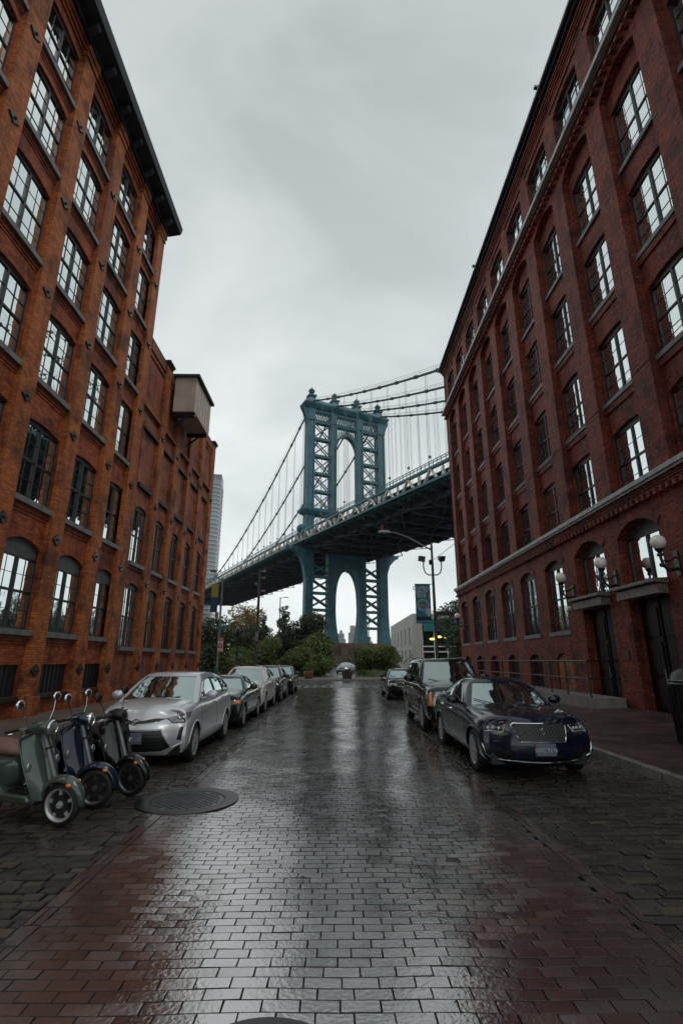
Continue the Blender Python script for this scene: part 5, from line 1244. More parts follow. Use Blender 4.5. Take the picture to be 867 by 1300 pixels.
    if s.get('rails'):
        g = MB()
        for sg in (1, -1):
            ps = [up.top(gh['xtf'] + .25 - hx + q * (gh['xtr'] - gh['xtf'] - .5) / 8, sg * (gh['wt'] - .09), .045 if 0 < q < 8 else .0) for q in range(9)]; ps = [v for v in ps if v]
            if len(ps) > 2: g.tube(ps, .018, 6)
        if g.v: obj('roof_rail', g, s.get('rail_mat', STEEL), T, smooth=True)
    for fn in s.get('extra', []): fn(T, lo, up, s)
    return T
def grid_grille(name, poly, du, mat_, r, diamond=True):
    def fn(T, lo, up, s):
        g = MB(); ys = [p[0] for p in poly]; zs = [p[1] for p in poly]; y = min(ys); row = 0
        z = min(zs)
        while z < max(zs):
            y = min(ys) + (du * .5 if row % 2 else 0)
            while y < max(ys):
                if pip(y, z, poly):
                    p = lo.front(y, z, .0)
                    if p: g.add([(p.x - .012, y - r, z), (p.x - .012, y, z - r * .7), (p.x - .012, y + r, z), (p.x - .012, y, z + r * .7)], [(0, 1, 2, 3)])
                y += du
            z += du * .5; row += 1
        obj(name, g, mat_, T)
    return fn
def slats(name, poly, dz, mat_, h=.012, d=.02):
    def fn(T, lo, up, s):
        g = MB(); zs = [p[1] for p in poly]; ys = [p[0] for p in poly]; z = min(zs) + dz / 2
        while z < max(zs):
            row = [y for y in np.linspace(min(ys), max(ys), 25) if pip(y, z, poly)]
            P_ = [lo.front(y, z, .006) for y in row]; P_ = [p for p in P_ if p]
            if len(P_) > 2: g.tube(P_, h / 2, 5)
            z += dz
        if g.v: obj(name, g, mat_, T)
    return fn
def lamps(name, spots, r, mat_):
    def fn(T, lo, up, s):
        for sg in (1, -1):
            for (y, z) in spots:
                p = lo.front(sg * y, z, .004)
                if p: g = MB(); g.ball(p, r, 12, sc=(.35, 1, 1)); obj(name, g, mat_, T, smooth=True)
    return fn
def badge(y, z, r, mat_=CHROME):
    def fn(T, lo, up, s):
        p = lo.front(y, z, .01)
        if p:
            g = MB()
            g.tube([(p.x - .01, y + r * 1.35 * math.cos(a), z + r * .85 * math.sin(a)) for a in np.linspace(0, 2 * PI, 20, endpoint=False)], r * .12, 5, close=True)
            g.tube([(p.x - .012, y + r * .45 * math.cos(a), z + r * .8 * math.sin(a)) for a in np.linspace(0, 2 * PI, 16, endpoint=False)], r * .1, 5, close=True)
            g.tube([(p.x - .012, y + r * .9 * math.cos(a), z + r * .25 + r * .4 * math.sin(a)) for a in np.linspace(0, 2 * PI, 16, endpoint=False)], r * .1, 5, close=True)
            obj('badge', g, mat_, T, smooth=True)
    return fn
# ---- dark blue executive saloon (right, nearest)
NAVY = paint('navy_paint', (.003, .010, .026), .0, .25)
G1 = [(-.42, .82), (-.36, .60), (.36, .60), (.42, .82)]
sedan = dict(L=4.93, W=1.86, H=1.47, paint=NAVY, crown=.05, bow=.42, nose=[.14, .0, -.02, .02, .20],
    st=[(0, .84, .84, .20, .86), (.22, .89, .91, .18, .87), (.62, .945, .935, .18, .88), (1.1, .985, .94, .18, .89), (1.55, 1.01, .935, .18, .92), (2.2, .99, .93, .18, .95), (3.0, 1.0, .93, .18, .95), (3.7, 1.03, .935, .18, .93), (4.3, 1.07, .93, .2, .90), (4.72, 1.07, .90, .24, .88), (4.93, 1.0, .82, .28, .86)],
    gh=dict(xc=1.38, zc=1.0, xtf=2.22, xtr=3.35, xr=4.38, zr=1.06, wb=.86, wt=.60, drop=.07),
    side_glass=[[(1.98, 1.04), (2.42, 1.33), (2.86, 1.375), (2.86, 1.045)], [(2.94, 1.045), (2.94, 1.377), (3.3, 1.35), (3.62, 1.25), (3.85, 1.11), (3.8, 1.075)]],
    fw=.98, rw=3.83, wr=.335, trim=CHROME, mirror=(1.95, 1.05, 1.0), handles=[(2.72, .87), (3.6, .89)], handle_mat=CHROME,
    seams=[[(1.62, .98), (1.55, .6), (1.6, .26)], [(2.88, 1.0), (2.9, .6), (2.9, .26)], [(3.85, .98), (3.62, .75), (3.5, .7)], [(.55, .70), (1.6, .80), (3.0, .86), (4.5, .93)], [(1.4, .30), (3.4, .33)]],
    hood_line=[(.35, .60), (.8, .68), (1.5, .76)],
    regions=[('grille', 'front', [(-.43, .80), (-.35, .575), (.35, .575), (.43, .80), (.36, .835), (-.36, .835)], PLAST, -.008, False, 'lo'),
             ('headlight', 'front', [(.47, .74), (.60, .675), (.84, .685), (.90, .79), (.75, .80), (.50, .815)], LENSD, -.004, True, 'lo'),
             ('lower_intake', 'front', [(.46, .43), (.80, .50), (.86, .34), (.52, .30)], PLAST, -.01, True, 'lo'),
             ('lower_grille', 'front', [(-.40, .30), (-.38, .40), (.38, .40), (.40, .30)], PLAST, -.01, False, 'lo')],
    front_lines=[('grille_surround', [(-.40, .83), (-.45, .79), (-.36, .572), (.36, .572), (.45, .79), (.40, .83), (-.40, .835)], .010, CHROME), ('bumper_chrome', [[(-.90, .52), (-.86, .36), (-.72, .285), (0, .262), (.72, .285), (.86, .36), (.90, .52)]], .011, CHROME),
                 ('headlight_strip', [[(.52, .80), (.58, .70), (.84, .70)], [(-.52, .80), (-.58, .70), (-.84, .70)]], .008, ALLOY)],
    rim=ALLOY, spokes=6, style='split', plate=(0, .465, 'NYC 7164'),
    extra=[grid_grille('grille_mesh', [(-.42, .80), (-.34, .585), (.34, .585), (.42, .80), (.35, .83), (-.35, .83)], .046, ALLOYD, .015), lamps('headlamp_bulb', [(.62, .745), (.70, .745), (.78, .745)], .028, ALLOY)])
def emblem(T, lo, up, s):
    p = lo.front(0, .72, .012); g = MB(); g.bar((p.x - .012, 0, .66), (p.x - .012, 0, .79), .008); g.tube([(p.x - .012, .03 * math.cos(a), .725 + .055 * math.sin(a)) for a in (PI/2, PI*.85, PI*1.15, PI*1.5, PI*1.85, PI*.15)], .004, 4, close=True); obj('badge', g, CHROME, T)
    q = up.hit((-4, -.56, 1.14), (1, 0, 0))[0]
    if q: g = MB(); g.box((q.x - .02, -.60, 1.10), (q.x - .004, -.50, 1.15)); obj('windscreen_sticker', g, pmat('sticker', (.12, .4, .36), .5), T)
sedan['extra'].append(emblem)
K = .955
SP_ = 4.93 * K / 2
car('dark navy saloon with diamond-mesh grille, nearest car at the right kerb', 'car', (3.17, 8.22 + SP_, 0), sedan, scale=K)
# ---- silver hatch wagon (left, nearest)
SILV = paint('silver_paint', (.62, .65, .69), .36, .3)
wagon = dict(L=4.62, W=1.78, H=1.575, paint=SILV, crown=.07, bow=.40, nose=[.14, .02, -.02, .05, .30],
    st=[(0, .86, .80, .20, .80), (.22, .93, .86, .17, .84), (.6, 1.01, .885, .17, .87), (1.0, 1.06, .89, .17, .90), (1.5, 1.04, .89, .17, .95), (2.1, 1.03, .89, .17, .95), (2.9, 1.05, .89, .17, .95), (3.5, 1.08, .89, .17, .95), (4.1, 1.11, .885, .2, .93), (4.45, 1.12, .86, .26, .92), (4.62, 1.05, .80, .3, .9)],
    gh=dict(xc=.92, zc=1.04, xtf=2.0, xtr=4.05, xr=4.55, zr=1.15, wb=.84, wt=.60, drop=.10, drop_f=.02),
    side_glass=[[(1.36, 1.06), (1.62, 1.19), (1.70, 1.19), (1.70, 1.06)], [(1.78, 1.07), (1.78, 1.24), (2.15, 1.42), (2.62, 1.46), (2.62, 1.08)], [(2.69, 1.08), (2.69, 1.46), (3.5, 1.42), (3.5, 1.11)], [(3.56, 1.12), (3.56, 1.41), (3.95, 1.35), (4.2, 1.20), (4.12, 1.16)]],
    fw=.94, rw=3.72, wr=.325, trim=PLAST, mirror=(1.62, 1.10, 1.0), handles=[(2.52, .95), (3.38, .99)],
    seams=[[(1.38, 1.02), (1.30, .7), (1.36, .26)], [(2.65, 1.04), (2.66, .6), (2.66, .26)], [(3.62, 1.05), (3.55, .75), (3.35, .6)], [(1.35, .80), (2.6, .88), (4.1, 1.0)], [(1.4, .30), (3.3, .33)]],
    hood_line=[(.28, .55), (.7, .68), (1.1, .74)],
    regions=[('upper_grille', 'front', [(-.48, .80), (-.30, .745), (0, .715), (.30, .745), (.48, .80), (.30, .81), (0, .765), (-.30, .81)], PLAST, -.006, False, 'lo'),
             ('headlight', 'front', [(.46, .80), (.60, .735), (.80, .735), (.86, .84), (.83, .90), (.66, .86)], LENS, -.004, True, 'lo'),
             ('lower_grille', 'front', [(-.60, .33), (-.44, .62), (.44, .62), (.60, .33), (.45, .27), (-.45, .27)], PLAST, -.012, False, 'lo'),
             ('fog_slot', 'front', [(.70, .44), (.73, .66), (.79, .66), (.77, .44)], PLAST, -.008, True, 'lo')],
    front_lines=[('grille_chrome', [[(-.47, .80), (-.30, .74), (0, .71), (.30, .74), (.47, .80)]], .008, CHROME), ('lower_grille_surround', [[(-.62, .32), (-.45, .635), (.45, .635), (.62, .32)]], .012, SILV),
                 ('daytime_strip', [[(.60, .32), (.80, .40)], [(-.60, .32), (-.80, .40)]], .014, WHITEP), ('headlight_edge', [[(.48, .80), (.60, .725), (.80, .73)], [(-.48, .80), (-.60, .725), (-.80, .73)]], .008, PLAST)],
    rim=ALLOY, spokes=6, style='split', plate=(.0, .50, 'T 7 1 6 C'), extra=[badge(0, .765, .055), slats('grille_slats', [(-.56, .33), (-.42, .60), (.42, .60), (.56, .33)], .05, IRON), lamps('headlamp_bulb', [(.66, .79), (.74, .80)], .035, CHROME)])
car('silver five-door wagon with large dark lower grille beside the scooters', 'car', (-3.42, 9.15 + 4.62 * K / 2, 0), wagon, scale=K)
# ---- big black SUV (right, second)
BLK = paint('black_paint', (.004, .004, .005), .0, .22)
suv = dict(L=5.14, W=2.0, H=1.87, paint=BLK, crown=.05, bow=.16, bowr=.08, nose=[.10, .0, -.02, .0, .08], tail=[.06, 0, 0, .02, .05], trim=PLAST,
    st=[(0, 1.08, .93, .30, .88), (.2, 1.14, .975, .26, .89), (.6, 1.18, .985, .26, .90), (1.1, 1.20, .985, .26, .91), (1.6, 1.21, .985, .26, .95), (2.3, 1.18, .985, .26, .97), (3.1, 1.18, .985, .26, .97), (3.9, 1.18, .985, .26, .97), (4.6, 1.19, .985, .28, .97), (5.0, 1.19, .97, .32, .96), (5.14, 1.15, .93, .36, .95)],
    gh=dict(xc=1.42, zc=1.2, xtf=2.0, xtr=4.72, xr=5.08, zr=1.2, wb=.93, wt=.74, drop=.05, drop_f=.02, bow=.12),
    side_glass=[[(1.95, 1.24), (2.2, 1.71), (2.82, 1.745), (2.82, 1.24)], [(2.92, 1.24), (2.92, 1.745), (3.75, 1.74), (3.75, 1.24)], [(3.86, 1.24), (3.86, 1.74), (4.72, 1.68), (4.88, 1.26)]],
    fw=1.0, rw=3.95, wr=.40, mirror=(2.0, 1.28, 1.35), mirror_mat=BLK, handles=[(2.75, 1.02), (3.72, 1.02)], handle_mat=CHROME,
    seams=[[(1.72, 1.15), (1.62, .7), (1.66, .34)], [(2.87, 1.17), (2.87, .34)], [(3.86, 1.15), (3.84, .95), (3.5, .75)]], hood_line=[(.1, .72), (.8, .78), (1.5, .80)],
    regions=[('grille', 'front', [(-.46, .66), (-.52, 1.02), (.52, 1.02), (.46, .66), (.2, .58), (-.2, .58)], PLAST, -.01, False, 'lo'), ('headlight', 'front', [(.60, .66), (.60, 1.04), (.93, 1.00), (.96, .68)], LENS, .004, True, 'lo'),
             ('lower_intake', 'front', [(-.5, .36), (-.5, .5), (.5, .5), (.5, .36)], PLAST, -.01, False, 'lo')],
    front_lines=[('grille_surround', [[(-.54, 1.03), (-.48, .65), (-.2, .565), (.2, .565), (.48, .65), (.54, 1.03), (-.54, 1.03)]], .018, CHROME)],
    rim=ALLOY, spokes=6, style='split', rails=True, rail_mat=IRON, plate=(0, .47, 'GKX 22'),
    extra=[slats('grille_bars', [(-.5, 1.0), (.5, 1.0), (.45, .66), (-.45, .66)], .07, CHROME, .022), lamps('headlamp_bulb', [(.68, .92), (.68, .78)], .06, ALLOY)])
def suv_x(T, lo, up, s):
    hx = s['L'] / 2
    for sg in (1, -1):
        g = MB(); P_ = [lo.front(sg * y, z, .012) for y, z in ((.86, .70), (.86, .80), (.86, .90), (.86, .98))]; P_ = [p for p in P_ if p]; g.tube(P_, .035, 6); obj('amber_marker', g, AMBER, T, smooth=True)
        g = MB(); g.box((1.55 - hx, sg * .94, .33), (3.5 - hx, sg * 1.06, .38)); obj('running_board', g, STEEL, T, bevel=.01)
        pts = [lo.side(1.55 - hx + q * .2, .62, sg, .006) for q in range(10)]; pts = [p for p in pts if p]; g = MB(); g.tube(pts, .02, 6); obj('side_moulding', g, CHROME, T, smooth=True)
suv['extra'].append(suv_x)
car('tall black sport utility vehicle with amber marker lights behind the navy saloon', 'car', (3.18, 13.15 + 5.14 * K / 2, 0), suv, scale=K)
# ---- generic saloon and SUV variants for the cars further down
import copy
def variant(base, **k):
    d = copy.copy(base); d.update(k); return d
sed2 = variant(sedan, H=1.42, lvl=3, paint=paint('graphite_paint', (.010, .011, .013), .3, .3), trim=PLAST, handle_mat=None, rim=ALLOY, spokes=5, style='multi', plate=(0, .43, 'HDT 41'),
    regions=[('grille', 'front', [(-.40, .64), (-.40, .78), (.40, .78), (.40, .64)], PLAST, -.008, False, 'lo'), ('headlight', 'front', [(.47, .66), (.47, .78), (.90, .80), (.90, .68)], LENS, -.003, True, 'lo'), ('lower_intake', 'front', [(-.6, .30), (-.6, .42), (.6, .42), (.6, .30)], PLAST, -.01, False, 'lo')],
    front_lines=[('grille_surround', [[(-.41, .79), (-.41, .63), (.41, .63), (.41, .79), (-.41, .79)]], .010, CHROME)], extra=[slats('grille_bars', [(-.4, .64), (-.4, .78), (.4, .78), (.4, .64)], .035, CHROME, .008)])
sed2['handle_mat'] = sed2['paint']
def amber(y0_, y1_, z):
    def fn(T, lo, up, s):
        for sg in (1, -1):
            P_ = [lo.front(sg * lerp(y0_, y1_, q / 4), z, .008) for q in range(5)]; P_ = [p for p in P_ if p]
            if len(P_) > 1: g = MB(); g.tube(P_, .045, 8); obj('amber_indicator', g, AMBER, T, smooth=True)
    return fn
bmw = variant(sed2, extra=sed2['extra'] + [amber(.70, .86, .72)], paint=paint('charcoal_paint', (.022, .024, .028), .35, .3))
bmw['handle_mat'] = bmw['paint']
car('charcoal saloon with amber indicators parked behind the silver wagon', 'car', (-3.36, 14.05 + 4.7 * .9 / 2, 0), bmw, scale=.915)
car('small black saloon parked behind the black sport utility vehicle', 'car', (3.2, 23.9 + 4.93 * .92 / 2, 0), sed2, scale=.94)
WHT_P = paint('pearl_paint', (.78, .77, .75), .0, .3)
rx = variant(suv, L=4.89, W=1.9, H=1.62, lvl=3, paint=WHT_P, rails=True, handle_mat=WHT_P, mirror=(1.95, 1.12, 1.1), mirror_mat=WHT_P, wr=.37, bow=.34, nose=[.14, .0, .0, .05, .26],
    st=[(0, .98, .86, .24, .86), (.2, 1.02, .92, .2, .87), (.6, 1.08, .945, .2, .88), (1.05, 1.11, .95, .2, .90), (1.55, 1.12, .95, .2, .94), (2.2, 1.09, .95, .2, .96), (3.0, 1.10, .95, .2, .96), (3.7, 1.12, .95, .2, .96), (4.35, 1.15, .94, .24, .95), (4.75, 1.14, .91, .3, .94), (4.89, 1.08, .86, .34, .92)],
    gh=dict(xc=1.36, zc=1.1, xtf=2.15, xtr=4.2, xr=4.78, zr=1.15, wb=.89, wt=.65, drop=.10, drop_f=.02, bow=.14),
    side_glass=[[(1.95, 1.14), (2.32, 1.43), (2.82, 1.50), (2.82, 1.14)], [(2.90, 1.14), (2.90, 1.50), (3.6, 1.47), (3.62, 1.16)], [(3.7, 1.17), (3.7, 1.46), (4.25, 1.38), (4.42, 1.22)]], fw=.95, rw=3.72, handles=[(2.72, .97), (3.6, .99)],
    seams=[[(1.6, 1.06), (1.52, .6), (1.56, .3)], [(2.86, 1.08), (2.86, .3)], [(3.62, 1.05), (3.6, .85), (3.3, .65)], [(1.3, .82), (4.2, .93)]], hood_line=[(.25, .62), (.8, .70), (1.4, .76)],
    regions=[('grille', 'front', [(-.30, .86), (-.17, .60), (-.46, .30), (.46, .30), (.17, .60), (.30, .86)], PLAST, -.01, False, 'lo'), ('headlight', 'front', [(.42, .80), (.55, .72), (.82, .80), (.86, .90), (.60, .86)], LENS, -.003, True, 'lo'), ('fog_slot', 'front', [(.62, .40), (.66, .55), (.82, .62), (.84, .42)], PLAST, -.008, True, 'lo')],
    front_lines=[('grille_surround', [[(-.31, .87), (-.17, .60), (-.47, .29), (.47, .29), (.17, .60), (.31, .87), (-.31, .87)]], .016, CHROME)], plate=(0, .46, 'JMR 80'),
    extra=[slats('grille_bars', [(-.27, .84), (-.15, .60), (-.42, .32), (.42, .32), (.15, .60), (.27, .84)], .05, STEEL, .012), lamps('headlamp_bulb', [(.62, .80), (.72, .83)], .035, CHROME)])
car('pearl white crossover with hourglass grille parked down the left kerb', 'car', (-3.35, 18.0 + 4.89 * .92 / 2, 0), rx, scale=.93)
dk2 = paint('dark_green_paint', (.012, .018, .018), .3, .3); rx2 = variant(rx, paint=dk2, handle_mat=dk2, mirror_mat=dk2, H=1.66, plate=(0, .46, 'FBC 19'))
car('dark crossover parked directly behind the white crossover', 'car', (-3.25, 22.7 + 4.89 * .9 / 2, 0), rx2, scale=.9)
dk3 = paint('slate_paint', (.03, .033, .036), .3, .3); rx3 = variant(rx, paint=dk3, handle_mat=dk3, mirror_mat=dk3, H=1.62, plate=(0, .46, 'EAR 55'))
car('slate grey crossover at the far end of the left kerb', 'car', (-3.1, 27.6 + 4.89 * .9 / 2, 0), rx3, scale=.9)
pale = paint('pale_grey_paint', (.35, .37, .38), .3, .3); s4 = variant(sed2, paint=pale, handle_mat=pale, plate=(0, .43, 'CDE 60'))
car('pale silver car on the park path between the shrubs', 'car', (1.3, 70, .06), s4, rotz=R(75), scale=.95, group=None)

# ------------------------------------------------------------------ scooters
def scooter(label, loc, rotz, bodymat, seatmat, steer=0.0, accent=CHROME, spokes=5, rimmat=ALLOY, dark=False, name='parked_scooter', mirrors=True, lean=0.0):
    T = thing(name, label, 'scooter', loc, rotz, 'scooters parked nose-out beside the silver wagon'); r = .225
    # local: +x forward, front wheel at x=0
    F_ = thing_part = None
    def ell_loft(secs, n=20):   # (x, zc, hy, hz, power)
        g = MB(); 
        for (x, zc_, hy, hz, pw) in secs:
            for j in range(n):
                a = 2 * PI * j / n; c_, s_ = math.cos(a), math.sin(a)
                g.v.append((x, hy * math.copysign(abs(c_) ** pw, c_), zc_ + hz * math.copysign(abs(s_) ** pw, s_)))
        for i in range(len(secs) - 1):
            for j in range(n): g.f.append((i*n+j, i*n+(j+1)%n, (i+1)*n+(j+1)%n, (i+1)*n+j)); g.m.append(0)
        g.f.append(tuple(range(n))); g.m.append(0); g.f.append(tuple((len(secs)-1)*n + j for j in range(n))[::-1]); g.m.append(0); return g
    # rear body cowl
    g = ell_loft([(-.62, .55, .05, .10, 1), (-.68, .55, .14, .17, .8), (-.85, .52, .20, .20, .75), (-1.05, .50, .235, .21, .75), (-1.25, .50, .225, .20, .8), (-1.42, .52, .17, .16, .85), (-1.52, .56, .09, .09, 1), (-1.55, .57, .02, .03, 1)]); obj('rear_cowl', g, bodymat, T, smooth=True)
    # leg shield: curved plate
    g = MB(); nz_, ny_ = 14, 10; rows_ = []
    for side in (0, 1):
        for i in range(nz_ + 1):
            t = i / nz_; z = .27 + t * .68; x = -.13 - .27 * t - .04 * (1 - t) ** 3 ; hw = (.14 + .065 * math.sin(min(1, t * 1.5) * PI / 2)) * (1 - .35 * max(0, t - .75) ** 1 * 4 * .35) if t < .97 else .14
            for j in range(ny_ + 1):
                q = -1 + 2 * j / ny_; g.v.append((x - .09 * abs(q) ** 2.0 - side * .03, q * hw, z))
    W1 = ny_ + 1; off_ = (nz_ + 1) * W1
    for i in range(nz_):
        for j in range(ny_):
            a = i * W1 + j; g.f.append((a, a+1, a+W1+1, a+W1)); g.f.append((off_+a, off_+a+W1, off_+a+W1+1, off_+a+1))
    for i in range(nz_): 
        for j in (0, ny_): a = i * W1 + j; g.f.append((a, a + W1, off_ + a + W1, off_ + a))
    for j in range(ny_): g.f.append((j, j+1, off_+j+1, off_+j)); a = nz_ * W1 + j; g.f.append((a, a+1, off_+a+1, off_+a))
    g.m = [0] * len(g.f); ls = obj('leg_shield', g, bodymat, T, smooth=True)
    g = MB(); edge = [( -.13 - .27 * t - .04 * (1 - t) ** 3 - .09 - .015, sgn * (.14 + .065 * math.sin(min(1, t * 1.5) * PI / 2)) * (1.02), .27 + t * .68) for sgn in (1,) for t in np.linspace(0, .93, 14)]
    e2 = [(x, -y, z) for x, y, z in edge[::-1]]; g.tube(edge + [(-.44, .1, .955), (-.41, 0, .965), (-.44, -.1, .955)] + e2, .009, 6); obj('shield_edge', g, PLAST if dark else bodymat, ls, smooth=True)
    g = MB(); g.tube([(-.15, 0, .34), (-.215, 0, .5), (-.265, 0, .66), (-.32, 0, .8), (-.37, 0, .9)], [.05, .05, .042, .045, .035], 12); obj('horn_cover', g, bodymat, T, smooth=True)
    # footboard
    g = MB(); g.prism([(-.28, .27), (-.34, .33), (-.72, .33), (-.80, .40), (-.86, .40), (-.80, .24), (-.34, .24)], 'y', -.20, .20); obj('footboard', g, bodymat, T, bevel=.02, smooth=True)
    g = MB()
    for y in (-.13, -.05, .05, .13): g.box((-.70, y - .015, .331), (-.36, y + .015, .342))
    obj('foot_mat', g, RUBBER, T)
    # seat
    g = ell_loft([(-.55, .72, .05, .02, 1), (-.60, .735, .11, .045, .8), (-.78, .755, .145, .06, .75), (-.95, .76, .155, .065, .75), (-1.1, .775, .15, .065, .75), (-1.3, .79, .13, .06, .8), (-1.42, .79, .08, .04, 1), (-1.45, .79, .02, .015, 1)]); obj('seat', g, seatmat, T, smooth=True)
    g = MB(); g.tube([(-1.3, .12, .76), (-1.5, .12, .80), (-1.55, 0, .80), (-1.5, -.12, .80), (-1.3, -.12, .76)], .011, 6); obj('grab_rail', g, accent, T, smooth=True)
    # front fork, wheel, fender under steering
    st_ = bpy.data.objects.new('front_fork', None)
    def wheel2(x, nm):
        t = MB(); wd = .10; prof = [(r * .70, -wd / 2 + .012), (r * .80, -wd / 2), (r * .93, -wd / 2 + .008), (r * .995, -wd / 4), (r, 0), (r * .995, wd / 4), (r * .93, wd / 2 - .008), (r * .80, wd / 2), (r * .70, wd / 2 - .012)]
        t.lathe(prof, n=40, axis='y'); w_ = obj(nm, t, RUBBER, T, smooth=True, loc=(x, 0, r))
        m = MB()
        for sg in (1, -1): m.lathe([(r * .745, sg * .038), (r * .76, sg * .045), (r * .71, sg * .042), (r * .66, sg * .028), (r * .65, 0)], n=40, axis='y')
        for i in range(spokes):
            a = 2 * PI * i / spokes + .35; m.bar((.03 * math.cos(a), 0, .03 * math.sin(a)), (r * .70 * math.cos(a), 0, r * .70 * math.sin(a)), .034 if not dark else .016, .045, up=(0, 1, 0))
        m.lathe([(.001, -.055), (.03, -.05), (.042, -.02), (.042, .02), (.03, .05), (.001, .055)], n=16, axis='y')
        obj('rim', m, rimmat, w_, smooth=True); d = MB(); d.lathe([(.10, -.02), (.04, -.02), (.04, -.025), (.10, -.025)], n=24, axis='y'); d.lathe([(.001, 0), (r * .66, 0)], n=24, axis='y'); obj('brake_disc_and_gap_shade', d, RUBBER, w_)  # brake disc, plus an added black sheet as the shade between spokes
        if steer and x == 0: w_.rotation_euler.z = steer
        return w_
    wheel2(0, 'front_wheel'); wheel2(-1.22, 'rear_wheel')
    rotm = Matrix.Rotation(steer, 4, 'Z')
    # fender: swept shell
    g = MB(); na, nb = 18, 8
    for i in range(na + 1):
        a = lerp(R(-8), R(168), i / na); rr = r * 1.22 + .03 * math.sin(PI * i / na); hw = .085 * (math.sin(PI * min(1, max(.0, (i + .6) / (na + 1.2)))) ** .45)
        for j in range(nb + 1):
            q = -1 + 2 * j / nb; p = Vector((math.cos(a) * (rr - .055 * q * q), q * hw, math.sin(a) * (rr - .055 * q * q))); p = rotm @ p; g.v.append((p.x, p.y, p.z + r))
    for i in range(na):
        for j in range(nb): a = i * (nb + 1) + j; g.f.append((a, a+1, a+nb+2, a+nb+1)); g.m.append(0)
    fd = obj('front_fender', g, bodymat, T, smooth=True); so = fd.modifiers.new('s', 'SOLIDIFY'); so.thickness = .006
    for sg in (1, -1):
        g = MB(); p = rotm @ Vector((.13, sg * .084, .215)); g.ball((p.x, p.y, p.z + r), .03, 12, sc=(1.3, .5, .6)); obj('side_reflector', g, AMBER, fd, smooth=True)
    g = MB(); p = rotm @ Vector((.0, .065, 0)); g.tube([(p.x, p.y, r), (-.06, p.y + .01, r + .14), (-.11, .0, r + .28)], .022, 8); g.tube([(-.12, 0, .45), (-.39, 0, 1.0)], .03, 8); obj('fork', g, STEEL, T, smooth=True)
    # handlebar, headset
    hb = MB(); C0 = Vector((-.40, 0, .99))
    def hp_(x, y, z): p = rotm @ Vector((x, y, z)); return tuple(C0 + p)
    hb = ell_loft([(-.10, 1.02, .03, .03, 1), (-.08, 1.03, .075, .055, .9), (0, 1.03, .105, .075, .9), (.08, 1.02, .085, .08, 1), (.13, 1.01, .07, .07, 1), (.15, 1.01, .05, .05, 1)])
    hb.v = [tuple(C0 + rotm @ Vector((x, y, z - 1.0))) for x, y, z in hb.v]; hd = obj('headset', hb, bodymat if not dark else PLAST, T, smooth=True)
    if not dark:
        g = MB(); g.lathe([(.079, .115), (.084, .14), (.074, .158), (.07, .15)], n=24, axis='x'); g.v = [tuple(C0 + rotm @ Vector((x, y, z + .01))) for x, y, z in g.v]; obj('headlight_ring', g, accent, hd, smooth=True)
    g = MB(); g.lathe([(.001, .172), (.04, .165), (.07, .148)], n=24, axis='x'); g.v = [tuple(C0 + rotm @ Vector((x, y, z + .01))) for x, y, z in g.v]; obj('headlight', g, LENS if not dark else LENSD, hd, smooth=True)
    for sg in (1, -1):
        g = MB(); g.tube([hp_(-.0, sg * .09, .03), hp_(-.06, sg * .22, .045), hp_(-.10, sg * .26, .045)], [.035, .022, .016], 8); hbo = obj('handlebar', g, bodymat if not dark else PLAST, T, smooth=True)
        g = MB(); g.tube([hp_(-.085, sg * .24, .045), hp_(-.15, sg * .36, .04)], .019, 8); obj('grip', g, RUBBER, hbo, smooth=True)
        g = MB(); g.tube([hp_(-.02, sg * .22, .04), hp_(-.02, sg * .30, .03), hp_(-.09, sg * .39, .02)], .007, 6); obj('brake_lever', g, accent, hbo, smooth=True)
        if mirrors:
            g = MB(); g.tube([hp_(-.04, sg * .17, .05), hp_(-.03, sg * .22, .16), hp_(-.05, sg * .27, .27)], .006, 6); m = hp_(-.05, sg * .29, .31)
            g.ball(m, .055, 16, sc=(.4, 1, 1)); mo = obj('mirror', g, accent if not dark else PLAST, hbo, smooth=True)
        g = MB(); t = .55; g.ball((-.335, sg * .175, .62), .042, 12, sc=(.55, .8, 1.25)); obj('turn_signal', g, LENS, T, smooth=True)
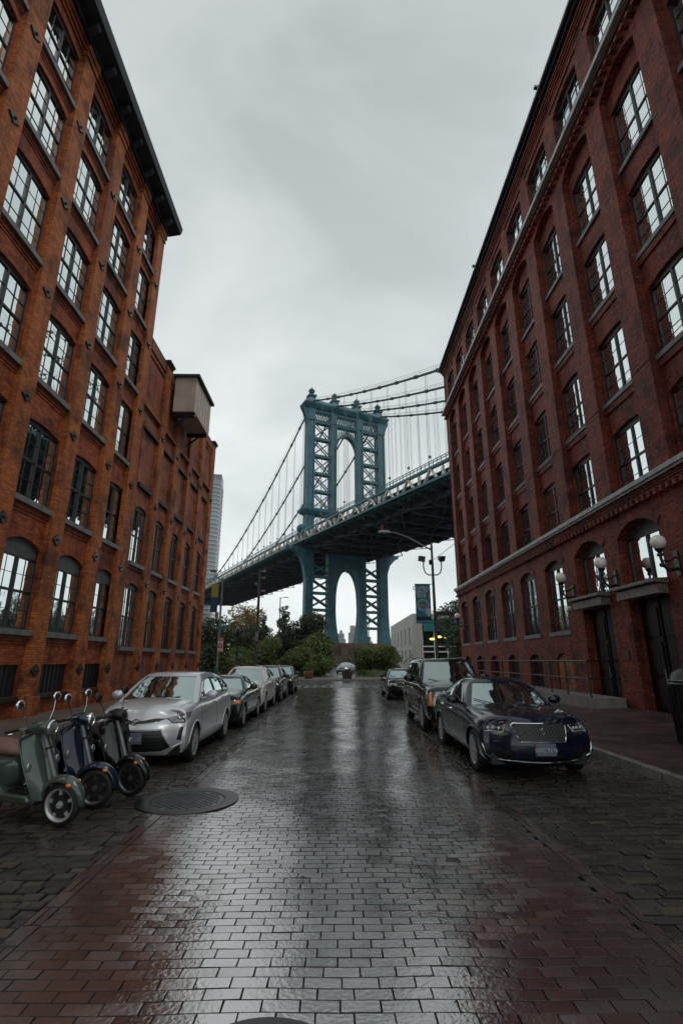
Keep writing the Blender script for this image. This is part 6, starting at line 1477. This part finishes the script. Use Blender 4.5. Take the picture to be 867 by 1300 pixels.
    for sg in (1, -1):
        g = MB(); g.tube([hp_(-.02, sg * .2, .04), hp_(.08, sg * .16, -.02), (-.27, sg * .10, .84), (-.22, sg * .05, .70)], .005, 5); obj('brake_cable', g, RUBBER, T, smooth=True)
    T.rotation_euler.x = lean
    g = MB(); g.box((-.262, -.05, .775), (-.25, .05, .80)); obj('name_badge', g, accent, T) if not dark else None
    g = MB(); g.tube([(-1.5, 0, .62), (-1.565, 0, .61)], [.06, .045], 12); obj('tail_light', g, REDL, T, smooth=True)
    g = MB(); g.tube([(-.85, .0, .24), (-1.22, .0, .225)], .07, 8); g.tube([(-.95, -.14, .2), (-1.45, -.17, .26)], [.04, .05], 10); obj('engine', g, IRON, T, smooth=True)
    g = MB(); g.tube([(-.80, .12, .27), (-.84, .22, .05), (-.84, .26, .01)], .012, 6); g.tube([(-.80, -.12, .27), (-.84, -.22, .05), (-.84, -.26, .01)], .012, 6); g.tube([(-.84, .22, .05), (-.84, -.22, .05)], .012, 6); obj('centre_stand', g, STEEL, T, smooth=True)
    return T
OLIVE = paint('sage_paint', (.062, .088, .075), .25, .3); NVY2 = paint('scooter_navy', (.008, .018, .04), .2, .22); BK2 = paint('scooter_black', (.008, .008, .009), .1, .25)
SEATB = pmat('tan_seat', (.22, .12, .10), .45, var=.2, vs=8); SEATK = pmat('black_seat', (.012, .012, .013), .45)
scooter('sage green scooter with tan seat and chrome-rimmed alloy wheel, nearest the camera', (-3.02, 6.28, 0), R(-24), OLIVE, SEATB, steer=R(14), lean=R(6))
scooter('glossy dark navy scooter with round headlight between two other scooters', (-2.98, 6.98, 0), R(-28), NVY2, SEATK, rimmat=ALLOYD, steer=R(30), lean=R(3))
scooter('all-black scooter with bare dark wheel beside the silver wagon bumper', (-2.74, 7.55, 0), R(-40), BK2, SEATK, dark=True, spokes=10, accent=PLAST, steer=R(26), lean=R(8))
for o in list(bpy.data.objects):
    if o.name.startswith('rim') and o.parent and o.parent.name.startswith('front_wheel') and o.parent.parent and 'all-black' in (o.parent.parent.get('label') or ''): o.data.materials.clear(); o.data.materials.append(ALLOYD)
